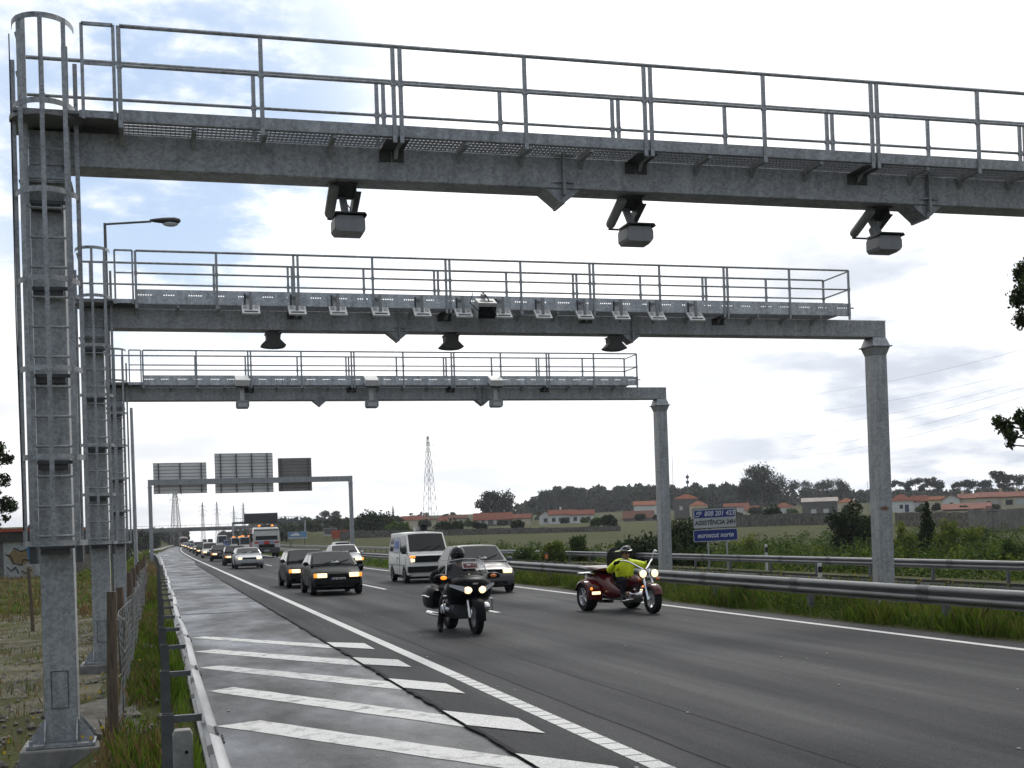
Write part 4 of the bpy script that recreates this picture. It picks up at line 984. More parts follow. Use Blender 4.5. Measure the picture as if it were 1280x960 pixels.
def house(u0, u1, vb, ve, vr, D, roof, wall, rm, label, wins, depth=9., rot=0., chim=None, door=None, cat='house', name='house', ftype='plain'):
    D = D*1.6; depth = depth*1.25
    uc = (u0+u1)/2; x, y, zb = pt(uc, vb, D); g = ground(x, y); base = min(zb, g)
    w = (u1-u0)*D/F; he = pt(uc, ve, D)[2]-base; hr = pt(uc, vr, D)[2]-base; c = math.cos(rot); 
    h = empty(name, (x, y, base), label, cat, -math.atan2(x, y)+rot, 'houses beyond the fields')
    b = MB(); hw = w/2*.97
    b.box(-hw, hw, 0, depth, -2.2, he)
    if roof == 'gable_front': b.prism([(-hw, he), (hw, he), (0, hr-.12)], 'y', 0, depth)
    elif roof == 'gable_side':
        for sx in (-hw, hw-.2): b.prism([(0, he), (depth, he), (depth/2, hr-.12)], 'x', sx, sx+.2)
    b.build('wall', wall, h, 0)
    r = MB(); o = .35; t = .18
    if roof == 'gable_side':
        for ya, yb in ((-o, depth/2), (depth+o, depth/2)):
            r.loft([[(-hw-o, ya, he-.1), (hw+o, ya, he-.1), (hw+o, ya, he-.1+t), (-hw-o, ya, he-.1+t)], [(-hw-o, yb, hr-t), (hw+o, yb, hr-t), (hw+o, yb, hr), (-hw-o, yb, hr)]])
    elif roof == 'gable_front':
        for xa in (-hw-o, hw+o): r.loft([[(xa, -o, he-.15), (xa, depth+o, he-.15), (xa, depth+o, he+.05), (xa, -o, he+.05)], [(0, -o, hr-.2), (0, depth+o, hr-.2), (0, depth+o, hr), (0, -o, hr)]])
    elif roof == 'hip':
        k = min(hw*.8, depth/2); r.add([(-hw-o, -o, he), (hw+o, -o, he), (hw+o, depth+o, he), (-hw-o, depth+o, he), (-hw+k, depth/2, hr), (hw-k, depth/2, hr)], [(0,1,5,4),(1,2,5),(2,3,4,5),(3,0,4),(3,2,1,0)])
    elif roof == 'mono':
        r.loft([[(-hw-o, -o, he), (hw+o, -o, he), (hw+o, -o, he+t), (-hw-o, -o, he+t)], [(-hw-o, depth+o, hr), (hw+o, depth+o, hr), (hw+o, depth+o, hr+t), (-hw-o, depth+o, hr+t)]])
    ro = r.build('roof', rm, h, 0)
    for cx in (chim or []):
        q = MB(); q.box(cx*hw-.3, cx*hw+.3, depth*.5-.3, depth*.5+.3, he, hr+.9); q.box(cx*hw-.38, cx*hw+.38, depth*.5-.38, depth*.5+.38, hr+.75, hr+.88); q.build('chimney', wall, ro, 0)
    for fx, z0, ww, hh, kind in wins:
        q = MB(); X = fx*hw; q.box(X-ww/2-.08, X+ww/2+.08, -.06, -.004, z0-.08, z0+hh+.08); fo = q.build('window', SHUT if kind != 'd' else wall, h, 0)
        q = MB(); q.box(X-ww/2, X+ww/2, -.075, -.064, z0, z0+hh); q.build('shutter' if kind == 's' else 'pane', SHUT if kind == 's' else WIN, fo, 0)
    if door is not None:
        q = MB(); q.box(door*hw-.5, door*hw+.5, -.05, -.004, 0, 2.1); q.build('door', mat('door_blue', (.05, .06, .11), .6, 0, .1, 5), h, 0)
    return h
W2 = lambda *xs: [(x, 1.0, 1.1, 1.2, 'g') for x in xs]
house(482, 548, 657, 650, 644.5, 262, 'hip', WL_C, ROOF_R, 'long low cream house with red hipped roof left of the tall pylon', W2(-.6, -.2, .3, .7), chim=[.5])
house(548, 566, 656, 651, 645, 268, 'gable_side', WL_C, ROOF_R, 'small red roofed annex under the tall pylon', W2(.2))
house(561, 584, 656, 648, 643, 258, 'gable_side', WL_C, ROOF_B, 'narrow cream house with brown roof right of the tall pylon', W2(-.3, .4))
house(592, 641, 657, 650, 640.5, 255, 'gable_side', WL_D, ROOF_R, 'wide dim house with red roof and white windows below the wide eucalyptus', [(-.7, 1., .9, 1.2, 's'), (-.35, 1., .9, 1.2, 's'), (.1, 1., .9, 1.2, 's'), (.55, 1., .9, 1.2, 's')])
house(634, 664, 654, 648, 642, 262, 'gable_side', WL_C, ROOF_R, 'low house with faded red roof left of the white gabled cottage', W2(.0))
house(674, 690, 652.5, 645, 638.5, 252, 'gable_front', WL_W, ROOF_R, 'white gabled cottage left of the white house row', W2(.0), depth=7)
house(686, 716, 653, 643.5, 636.8, 248, 'gable_side', WL_W, ROOF_R, 'left half of the white house row with red tiled roof', W2(-.6, .0, .6), chim=[.0])
house(713, 743, 654, 643.5, 636.8, 244, 'gable_side', WL_W, ROOF_R, 'right half of the white house row with red tiled roof', W2(-.6, .55), door=.05)
house(779, 818, 660, 648, 638, 235, 'gable_side', WL_G, ROOF_B, 'big grey stone barn with brown roof below the pale villa', [], depth=10, cat='barn', name='barn')
house(792, 822, 640, 632, 626, 300, 'mono', WL_W, ROOF_O, 'pale villa with stepped roof left of the farthest gantry leg', W2(-.4, .3))
house(843, 874, 644, 623.5, 617.5, 290, 'hip', WL_D, ROOF_O, 'tall square house with orange pyramid roof above the blue sign', [(-.45, 4.2, 1.0, 1.3, 's')], depth=6)
house(862, 885, 645, 632, 626, 280, 'hip', WL_C, ROOF_O, 'lower wing with orange roof right of the tall square house', [])
house(905, 936, 643, 634, 628.5, 275, 'gable_side', WL_W, ROOF_R, 'white house with red roof right above the blue sign', W2(-.4, .4))
house(932, 952, 646, 638, 632, 270, 'gable_side', WL_C, ROOF_R, 'low red roofed house half hidden by the garden tree right of the sign', W2(.4))
house(966, 993, 643, 634.5, 628, 262, 'hip', WL_W, ROOF_R, 'white bungalow with red hipped roof left of the grey house', [(-.5, 1., 1.6, 1.2, 's'), (.3, 1., 1.6, 1.2, 's')])
house(1003, 1047, 643, 627, 621.5, 250, 'gable_side', WL_D, ROOF_G, 'grey house with pale sheet roof and two white shuttered doors', [(-.35, .6, 1.5, 1.6, 's'), (.35, .6, 1.5, 1.6, 's')], chim=[.1])
house(1047, 1070, 640, 628, 622.5, 262, 'hip', WL_C, ROOF_O, 'cream house with orange red roof right of the grey house', W2(-.2))
house(1112, 1142, 641, 626, 617.5, 205, 'hip', WL_W, ROOF_R, 'white house with red roof and blue door right behind the rusty column', [(.0, 1.1, .8, 1.0, 'g')], door=.45, depth=8)
house(1140, 1159, 640, 627, 619, 208, 'gable_side', WL_W, ROOF_R, 'white annex with red roof next to the house with blue door', W2(.3), depth=7)
house(1158, 1180, 637, 625, 620, 216, 'gable_side', WL_C, ROOF_O, 'cream house with orange roof and parked cars in front', W2(.3))
house(1179, 1200, 634, 624, 617, 200, 'gable_front', WL_W, ROOF_P, 'white gable end with pink roof in the row at the right', [(.0, 1.4, .7, .7, 'g')], depth=9)
house(1199, 1223, 634, 623, 616.5, 200, 'gable_side', WL_C, ROOF_P, 'cream house joined to the white gable at the right', [(-.3, .8, 1.4, 1.1, 's'), (.5, .8, 1.4, 1.1, 's')], chim=[-.6])
house(1222, 1254, 634, 621.5, 614.5, 190, 'gable_side', WL_C, ROOF_P, 'long cream terraced house with a white tank on its pink roof', [(-.6, .9, 1.6, 1.2, 's'), (-.1, .9, .8, 1.1, 'g'), (.5, .9, 1.8, 1.2, 's')], chim=[.8])
house(1253, 1300, 635, 620.5, 613.5, 182, 'gable_side', WL_C, ROOF_P, 'cream terraced house at the right border with pink roof', [(-.6, .9, 1.6, 1.2, 'g'), (.0, .9, 1.8, 1.2, 's')], chim=[-.2])
house(1180, 1238, 641, 637, 629.5, 176, 'mono', WL_G, ROOF_P, 'long low shed with faded pink roof in front of the terraced row', [], depth=7, cat='shed', name='shed')
def stone_wall(u0, v0, u1, v1, D0, D1, hpx, label, m=WL_S):
    a = pt(u0, v0, D0); b = pt(u1, v1, D1); n = 24; rnd = random.Random(int(u0)); R0 = []
    g = MB()
    for i in range(n+1):
        t = i/n; x, y = a[0]+(b[0]-a[0])*t, a[1]+(b[1]-a[1])*t; zt = a[2]+(b[2]-a[2])*t+rnd.uniform(-.08, .08); zb = ground(x, y)-.4
        dx, dy = b[0]-a[0], b[1]-a[1]; L = math.hypot(dx, dy); nx, ny = -dy/L*.2, dx/L*.2
        R0.append([(x-nx-a[0], y-ny-a[1], zb), (x+nx-a[0], y+ny-a[1], zb), (x+nx-a[0], y+ny-a[1], zt), (x-nx-a[0], y-ny-a[1], zt)])
    g.loft(R0); o = g.build('stone_wall', m, None, 0); o.location = (a[0], a[1], 0); tag(o, label, 'wall', 'field walls')
stone_wall(425, 664, 600, 661, 225, 222, 8, 'long rough stone wall behind the white van and motorcyclist')
stone_wall(600, 661, 775, 657.5, 221, 205, 10, 'long rough stone wall below the white house row')
stone_wall(880, 645, 1062, 640, 205, 190, 12, 'low field wall between the blue sign and the rusty column')
stone_wall(1120, 640.5, 1215, 640, 176, 160, 15, 'grey wall running behind the small conifer')
stone_wall(1212, 637.5, 1330, 634, 158, 140, 15, 'tall grey wall below the terraced row at the right border', two_tone('wall_render', (.20, .195, .18), (.13, .125, .115), .8, .4, .65, .95, fine=6))
def field():
    pts = [(545, 130), (1010, 128), (1100, 140), (1010, 178), (800, 186), (560, 196), (430, 205), (430, 150)]
    c = [(pt(u, 660, D)[0], pt(u, 660, D)[1]) for u, D in pts]
    cx, cy = sum(p[0] for p in c)/8, sum(p[1] for p in c)/8; V = []; Fc = []; K = 14
    for j in range(K+1):
        for p in c:
            x, y = cx+(p[0]-cx)*j/K, cy+(p[1]-cy)*j/K; V.append((x, y, ground(x, y)+.10))
    # resample the rim so the sheet follows the slope
    n = len(c)
    V = []; m = 48
    rim = []
    for i in range(n):
        for k in range(m//n):
            t = k/(m//n); a, b = c[i], c[(i+1) % n]; rim.append((a[0]+(b[0]-a[0])*t, a[1]+(b[1]-a[1])*t))
    m = len(rim)
    for j in range(K+1):
        for p in rim:
            x, y = cx+(p[0]-cx)*j/K, cy+(p[1]-cy)*j/K; V.append((x, y, ground(x, y)+.12))
    for j in range(K):
        for i in range(m): Fc.append((j*m+i, j*m+(i+1) % m, (j+1)*m+(i+1) % m, (j+1)*m+i))
    o = MB().add(V, Fc).build('field', two_tone('field_stubble', (.074, .074, .034), (.050, .058, .022), .12, .4, .62, .95, fine=3, stretch=(1, 3, 1)), None, 180); tag(o, kind='structure')
field()

# ------------------------------------------------------------------ signs and far structures
def text_mesh(name, s, size, m, parent, loc, shear=0., align='CENTER', rot=(math.pi/2, 0, 0), width=None, bold=0.):
    cu = bpy.data.curves.new('lettering', 'FONT'); cu.body = s; cu.size = size; cu.shear = shear; cu.align_x = align; cu.align_y = 'CENTER'
    cu.extrude = .002; cu.offset = bold
    o = bpy.data.objects.new('lettering', cu); COL.objects.link(o); bpy.context.view_layer.update()
    me = bpy.data.meshes.new_from_object(o.evaluated_get(bpy.context.evaluated_depsgraph_get())); bpy.data.objects.remove(o); bpy.data.curves.remove(cu)
    me.name = name; me.materials.clear(); me.materials.append(m)
    q = bpy.data.objects.new(name, me); COL.objects.link(q); q.parent = parent; q.location = loc; q.rotation_euler = rot
    if width:
        xs = [v.co.x for v in me.vertices]; k = width/(max(xs)-min(xs))
        for v in me.vertices: v.co.x *= k
    return q
SGN_W = mat('sign_white', (.42, .43, .42), .4, 0, .06, 3); SGN_B = mat('sign_blue', (.006, .022, .17), .4, 0, .08, 3); SGN_L = mat('sign_letter', (.55, .56, .57), .4, 0, .04, 3)
def rrect(x0, x1, z0, z1, r, n=4):
    P = []
    for cx, cz, a in ((x1-r, z0+r, -90), (x1-r, z1-r, 0), (x0+r, z1-r, 90), (x0+r, z0+r, 180)):
        for i in range(n+1): t = R(a+90*i/n); P.append((cx+r*math.cos(t), cz+r*math.sin(t)))
    return P
def assistance_sign():
    x, y, _ = pt(896, 690, 62); g = ground(x, y); k = 62/F
    zt = pt(896, 634.5, 62)[2]-g; zm = pt(896, 661, 62)[2]-g; zb = pt(897, 676.5, 62)[2]-g; w = 27.6*k
    s = empty('road_sign', (x, y, g), 'blue and white roadside assistance sign on two posts beyond the guardrails', 'road sign', -math.atan2(x, y)-.10)
    s.rotation_euler = (0, R(-1.1), -math.atan2(x, y)-.12)
    p = MB(); p.tube([(-.40, .06, -.3), (-.40, .06, zt-.1)], .045, 8); p0 = p.build('post', GALV, s); c = copy_part(p0, s, (.92, 0, 0))
    def panel(z0, z1, m, n='sign_panel'):
        b = MB(); b.prism(rrect(-w, w, z0, z1, .08), 'y', -.02, .02); b.build('panel_edge', INK if n == 'top' else SGN_W, s, 0)
        b = MB(); b.prism(rrect(-w+.035, w-.035, z0+.035, z1-.035, .06), 'y', -.024, -.0205); return b.build('sign_panel', m, s, 0)
    zm1 = zm+.03
    panel(zm1, zt, SGN_W, 'top'); panel(zb, zm-.01, SGN_B, 'bottom')
    h = zt-zm1; b = MB(); b.prism(rrect(-w+.10, w-.10, zm1+h*.53, zt-.10, .03), 'y', -.028, -.0245); b.build('blue_band', SGN_B, s, 0)
    zc = zm1+h*.53+(zt-.10-zm1-h*.53)/2
    text_mesh('lettering', '808 201 423', .34, SGN_L, s, (.24, -.031, zc), .2, width=w*1.36, bold=.008)
    text_mesh('lettering', 'ASSISTÊNCIA 24H', .30, INK, s, (0, -.027, zm1+h*.28), .2, width=w*1.86, bold=.010)
    text_mesh('lettering', 'euroscut norte', .34, SGN_L, s, (0, -.027, (zb+zm)/2-.0), .2, width=w*1.62, bold=.008)
    ic = MB(); cx = -w*.72                                # handset with a spanner beside it
    ic.tube([(cx-.16, -.031, zc-.10), (cx-.02, -.031, zc-.12), (cx+.06, -.031, zc-.02), (cx+.02, -.031, zc+.06)], .022, 6); ic.tube([(cx-.10, -.031, zc+.05), (cx, -.031, zc+.10), (cx+.16, -.031, zc+.10)], .024, 6); ic.tube([(cx+.02, -.031, zc+.02), (cx+.17, -.031, zc+.04)], .02, 6); ic.tube([(cx-.12, -.031, zc+.0), (cx-.02, -.031, zc+.02)], .018, 6)
    ic.build('telephone_symbol', SGN_L, s)
assistance_sign()
def sign_gantry():
    Y = 118.; x0, _, zt = at(187, 599.5, Y=Y); x1 = at(438, 600, Y=Y)[0]; zb = at(300, 604.5, Y=Y)[2]; zt = at(300, 597.5, Y=Y)[2]
    g = empty('sign_gantry', (0, Y, 0), 'distant portal gantry carrying three big sign panels seen from behind', 'sign gantry')
    for x in (x0, x1):
        m = MB(); m.box(x-.17, x+.17, -.17, .17, ground(x, Y)-.2, zt-.75); m.box(x-.22, x+.22, -.22, .22, zt-.75, zt-.68); m.box(x-.17, x+.17, -.17, .17, zt-.68, zt); m.build('column', GALV_COL, g, 0)
    m = MB(); m.box(x0+.17, x1-.17, -.15, .15, zb, zt-.01); m.build('beam', GALV, g, 0)
    back = mat('sign_back', (.80, .79, .76), .5, .1, .06, 1); dk = mat('sign_back_dark', (.24, .23, .21), .5, .1, .1, 1)
    for (ua, ub, va, vb, mm, nb) in ((191, 258, 578.5, 616.5, back, 3), (268, 341, 566.5, 615.5, back, 4), (347.5, 389.5, 572.5, 613.5, dk, 2)):
        xa, _, za = at(ua, va, Y=Y); xb, _, zc = at((ua+ub)/2, vb, Y=Y); xb = at(ub, va, Y=Y)[0]; za = at((ua+ub)/2, va, Y=Y)[2]
        p = MB(); p.box(xa, xb, .33, .36, zc, za); po = p.build('sign_panel', mm, g, 0)
        n = int((za-zc)/.28); sl = MB()
        for i in range(n+1): z = zc+(za-zc)*i/n; sl.box(xa, xb, .30, .328, z-.018, z+.018)
        sl.build('panel_seams', POSTM, po, 0)
        for i in range(nb):
            x = xa+(xb-xa)*(.10+.80*i/(nb-1)); b = MB(); b.box(x-.05, x+.05, .16, .298, zc+.02, za-.02); b.build('upright', POSTM, po, 0)
sign_gantry()
def message_gantry():
    D = 300; ya = None
    def q(u, v): return pt(u, v, D)
    a = q(291, 652); b = q(381, 648.5); gx = (a[0]+b[0])/2; Y = (a[1]+b[1])/2
    g = empty('message_gantry', (gx, Y, 0), 'far portal with a black message panel above the fire engine', 'sign gantry', -.28+.0)
    k = D/F; w = 90*k
    za, zb_ = a[2], b[2]
    m = MB()
    for z in (0, .9): m.tube([(-w/2, 0, za-.2+z), (w/2, 0, zb_-.2+z)], .09 if z == 0 else .05, 6)
    for i in range(19):
        x = -w/2+w*i/18; m.tube([(x, 0, za-.2), (x, 0, za+.7)], .04, 5)
    m.box(-w/2, w/2, -.2, .2, za-.65, za-.25)
    m.build('walkway_truss', POSTM, g, 0)
    for x in (-w/2, w/2): c = MB(); c.box(x-.2, x+.2, -.2, .2, -1.2, za-.2); c.build('column', GALV_COL, g, 0)
    x0 = (306-336)*k; x1 = (347.5-336)*k; z0 = q(326, 654.5)[2]; z1 = q(326, 642)[2]
    p = MB(); p.box(x0, x1, -.7, -.3, z0, z1); p.build('message_panel', mat('message_panel_black', (.016, .016, .016), .6, 0, .2, 3), g, 0)
    f = MB(); f.box(x0-.06, x1+.06, -.72, -.28, z1, z1+.1); f.build('panel_hood', mat('panel_hood', (.3, .3, .3), .5, .2, .1, 4), g, 0)
message_gantry()
def overpass():
    Y = 465.; m = MB(); g = empty('overpass_bridge', (12, Y, 0), 'flat concrete road bridge crossing far ahead over the motorway', 'bridge')
    m.box(-80, 80, -4, 4, 5.35, 6.25); m.build('deck', two_tone('bridge_concrete', (.2, .2, .19), (.14, .14, .135), .3, fine=2), g, 0)
    p = MB(); 
    for s in (-4, 3.8): p.box(-80, 80, s, s+.2, 6.26, 6.75)
    p.build('parapet', CONC, g, 0)
    r = MB()
    for s in (-4,):
        r.tube([(-80, s+.1, 7.5), (80, s+.1, 7.5)], .06, 5)
        for i in range(54): r.tube([(-80+3*i, s+.1, 6.7), (-80+3*i, s+.1, 7.5)], .05, 5)
    r.build('railing', POSTM, g, 0)
    for x in (-3.6, 17.5): c = MB(); c.box(x-.5, x+.5, -3, 3, -1, 5.34); c.build('pier', CONC, g, 0)
overpass()
def pylon(u, vt, vb, D, wb, label, arms=3, lw=.07, col=None):
    x, y, z0 = pt(u, vb, D); zt = pt(u, vt, D)[2]; g = min(z0, ground(x, y)); h = zt-g; b = wb*D/F/2
    p = empty('power_pylon', (x, y, g), label, 'pylon', .4, 'power pylons on the horizon')
    m = MB(); lv = []; n = 11
    def half(t): return b*(1-t*.86) if t < .62 else b*(1-.62*.86)*(1-(t-.62)/.38*.75)
    ts = [0]+[1-(1-i/n)**1.25 for i in range(1, n+1)]
    cs = lambda t: [(sx*half(t), sy*half(t), h*t) for sx, sy in ((-1, -1), (1, -1), (1, 1), (-1, 1))]
    for i in range(n):
        A, B = cs(ts[i]), cs(ts[i+1])
        for k in range(4):
            m.tube([A[k], B[k]], lw, 4, False); m.tube([A[k], B[(k+1) % 4]], lw*.55, 4, False); m.tube([A[(k+1) % 4], B[k]], lw*.55, 4, False); m.tube([B[k], B[(k+1) % 4]], lw*.5, 4, False)
    m.build('lattice_tower', col or mat('pylon_steel', (.36, .37, .38), .5, .4, .1, 2), p, 0)
    for i in range(arms):
        t = .70+.10*i; a = MB(); L = h*(.105 if i == 1 else .085)
        for s in (-1, 1):
            for dy in (-.3, .3): a.tube([(s*half(t), dy, h*t), (s*L, 0, h*t)], lw*.6, 4, False); a.tube([(s*half(t), dy, h*(t+.035)), (s*L, 0, h*t)], lw*.5, 4, False)
            a.tube([(s*L, 0, h*t), (s*L, 0, h*t-h*.03)], lw*.7, 4)
        a.build('crossarm', MATS.get('pylon_steel'), p, 0)
pylon(538, 545, 652, 420, 15, 'tall pale lattice pylon rising above the red roofed houses', 3, .07)
pylon(220, 600, 664, 420, 12, 'pylon standing below the left sign panel, beyond the bridge', 3, .10, mat('pylon_steel_dark', (.2, .2, .2), .6, .3, .1, 2))
pylon(254, 628, 668, 620, 5, 'left one of four small pylons beyond the bridge', 3, .08)
pylon(272, 627, 668, 640, 5, 'second of four small pylons beyond the bridge from the left', 3, .07)
pylon(293, 632, 668, 680, 4, 'third of four small pylons beyond the bridge from the left', 2, .07)
pylon(305, 628, 668, 660, 4, 'right one of four small pylons beyond the bridge', 3, .08)
pylon(492, 632, 660, 700, 3, 'tiny pylon on the horizon right of the sign gantry post', 2, .13)
def mast(u, vt, D, label, r=.12, kind=0, name='radio_mast', cat='mast'):
    x, y, zt = pt(u, vt, D); g = ground(x, y); o = empty(name, (x, y, g-.1), label, cat, 0, 'masts and poles among the houses'); h = zt-g
    m = MB(); m.tube([(0, 0, 0), (0, 0, h)], [r, r*.6], 6)
    m.build('pole', POSTM, o)
    a = MB()
    if kind == 1:
        for z in (.78, .92): a.lathe([(.0, h*z-.7), (.8, h*z-.7), (.8, h*z+.5), (.0, h*z+.5)], 'z', (0, 0, 0), 10)
        a.build('antenna_drums', DARKM, o)
    elif kind == 2:
        a.box(-.9, .9, -.05, .05, h-.5, h-.35); a.box(-.7, .7, -.05, .05, h-1.1, h-.98); a.build('crossarm', DARKM, o, 0)
mast(840, 566, 450, 'thin tall radio mast left of the tall square house', .10, 0)
mast(859, 592, 600, 'water tower like mast with two drums above the tall square house', .35, 1)
mast(952, 612, 345, 'wooden power pole right of the blue sign', .12, 2, 'utility_pole', 'pole')
mast(972, 616, 345, 'second wooden power pole right of the blue sign', .12, 2, 'utility_pole', 'pole')
mast(1240, 628, 150, 'power pole standing at the tall grey wall on the right', .09, 2, 'utility_pole', 'pole')
mast(1084, 600, 450, 'thin pole just left of the rusty column, above the trees', .10, 0, 'utility_pole', 'pole')
def street_lamp():
    x, y = -1.17, 37.5; g = ground(x, y); k = 1.0
    top = at(131, 279, Y=y); hd = at(224, 273, Y=y); a0 = at(187, 275.5, Y=y)
    o = empty('street_lamp', (x, y, g), 'tall street lamp whose arm reaches out above the middle gantry at the left', 'street lamp')
    h = top[2]-g; L = hd[0]-top[0]; z1 = a0[2]-g
    m = MB(); m.tube([(0, 0, 0), (0, 0, 4)], [.09, .075], 10); m.tube([(0, 0, 4), (top[0]-x, 0, h)], [.075, .04], 10); m.build('pole', POSTM, o)
    a = MB(); a.tube([(top[0]-x, 0, h-.03), (top[0]-x+L*.62, 0, z1-.03)], .032, 8); a.build('arm', POSTM, o)
    hx = top[0]-x+L*.60; b = MB(); zc = z1-.02; le = L*.42
    b.loft([[(hx+le*t, w*math.cos(q)*.8, zc+.02+.02*t+hh*math.sin(q)) for q in [2*math.pi*i/12 for i in range(12)]] for t, w, hh in ((0, .04, .03), (.15, .10, .055), (.45, .16, .085), (.8, .16, .10), (.95, .10, .075), (1, .03, .02))])
    b.build('lamp_head', mat('lamp_head', (.045, .045, .047), .5, .2, .1, 6), o)
    d = MB(); d.ball((hx+le*.66, 0, zc-.06), (le*.26, .11, .085), 12, 6); d.build('diffuser', mat('lamp_bowl', (.55, .58, .62), .2, 0, .05, 6), o)
street_lamp()
p_ = at(173, 710, X=-.80)
sp = empty('utility_pole', (-.80, 52, ground(-.8, 52)-.1), 'slim grey pole right behind the farthest gantry column', 'pole')
MB().tube([(0, 0, 0), (-.03, 0, 7.6)], [.085, .06], 10).build('shaft', GALV_COL, sp)
def cables():
    for i, (va, vb) in enumerate([(478, 430), (500, 458), (518, 471), (530, 478), (546, 488), (556, 500)]):
        a = Vector(pt(980, va+18, 260)); b = Vector(pt(1330, vb-8, 150)); m = MB(); P = []
        for k in range(25):
            t = k/24; p = a.lerp(b, t); p.z -= 4.5*4*t*(1-t)*.25; P.append(p-a)
        m.tube(P, .016, 4, False); o = m.build('power_line', mat('cable_grey', (.25, .26, .27), .6, .2, .1, 1), None, 0); o.location = a
        tag(o, 'thin overhead power cable crossing the sky at the right', 'power line', 'overhead cables at the right')
cables()
def billboard(u0, u1, v0, v1, D, label, cols, shape):
    x, y, z0 = pt((u0+u1)/2, v1, D); g = ground(x, y); k = D/F; w = (u1-u0)*k/2; zt = pt((u0+u1)/2, v0, D)[2]-g; zb = z0-g
    o = empty('billboard', (x, y, g), label, 'billboard', -.2, 'billboards beside the far carriageway')
    b = MB(); b.box(-w, w, 0, .12, zb, zt); b.build('board', cols[0], o, 0)
    b = MB(); b.box(-w+.08, w-.08, -.006, -.002, zb+.35, zt-.08); b.build('poster', cols[1], o, 0)
    if shape: q = MB(); q.prism([(w*a, zb+(zt-zb)*c) for a, c in shape], 'y', -.018, -.012); q.build('poster_image', cols[2], o, 0)
    for s in (-.7, .7): p = MB(); p.box(s*w-.08, s*w+.08, .12, .25, -.3, zb+.3); p.build('leg', POSTM, o, 0)
AD_B = two_tone('advert_blue', (.03, .10, .34), (.20, .38, .55), .35, .4, .6, .5); AD_O = mat('advert_orange', (.42, .075, .03), .5, 0, .15, 1)
CARSH = [(-.75, .45), (-.7, .6), (-.45, .66), (-.25, .85), (.05, .85), (.2, .62), (.3, .5), (.2, .42)]
billboard(360, 384, 664.5, 673.5, 250, 'blue billboard showing a white car left of the orange billboard', (SGN_W, AD_B, WL_W), CARSH)
billboard(414.5, 435, 662.5, 673, 235, 'orange red billboard with a dark car picture beside the sign gantry post', (AD_O, AD_O, INK), [(.0, .35), (.05, .55), (.35, .75), (.75, .6), (.8, .4), (.5, .3)])
billboard(405, 421, 660, 670, 250, 'white backed billboard half hidden behind the orange billboard', (SGN_W, WL_D, WL_G), None)
def ruin():
    x0, y0, _ = pt(-60, 700, 95); x1, y1, _ = pt(50, 700, 92); g = ground((x0+x1)/2, (y0+y1)/2)
    zt = pt(20, 661, 93)[2]-g
    dx, dy = x1-x0, y1-y0; L = math.hypot(dx, dy)
    o = empty('derelict_building', (x0, y0, g), 'low derelict building with red roof edge and graffiti wall at the left border', 'building', math.atan2(dy, dx))
    b = MB(); b.box(0, L, 0, 7, -.3, zt-.5); b.build('wall', WL_D, o, 0)
    r = MB(); r.box(-.3, L+.3, -.5, 7.4, zt-.22, zt); r.build('roof', mat('roof_edge_red', (.34, .055, .025), .7, 0, .2, 3), o, 0)
    f = MB(); f.box(-.2, L+.2, -.3, 7.2, zt-.95, zt-.225); f.build('fascia', mat('fascia_dark', (.045, .04, .035), .9, 0, .3, 3), o, 0)
    s = L*(66/110); w = MB(); w.box(s, L-.02, -.05, -.004, 0, zt-.97); w.build('graffiti_wall', mat('graffiti_base', (.36, .36, .34), .9, 0, .3, 2), o, 0)
    h = zt-1.0; e = L
    gs = [((.23, .16, .07), [(.10, .62), (.3, .80), (.55, .72), (.78, .82), (.75, .45), (.55, .35), (.25, .38)]), ((.35, .30, .22), [(.45, .1), (.6, .33), (.85, .3), (.8, .05)]), ((.03, .16, .36), [(.66, .85), (.72, .9), (.76, .5), (.70, .42)]), ((.03, .16, .36), [(.86, .95), (.93, .95), (.92, .6), (.87, .55)])]
    for i, (c, P) in enumerate(gs):
        q = MB(); q.prism([(s+(e-s)*a, h*b_) for a, b_ in P], 'y', -.062-.004*i, -.053-.004*i); q.build('graffiti_patch', mat('graffiti_%d' % min(i, 2), c, .8, 0, .25, 4), o, 0)
    q = MB(); rnd = random.Random(4)
    for P in ([(.08, .66), (.2, .62), (.28, .42), (.5, .36), (.56, .52), (.75, .48)], [(.3, .84), (.5, .74), (.68, .80)], [(.1, .3), (.22, .2), (.34, .3), (.42, .12)], [(.5, .2), (.62, .12), (.78, .22)]):
        q.tube([(s+(e-s)*a, -.085, h*b_) for a, b_ in P], .05, 5)
    q.build('graffiti_outline', INK, o)
ruin()

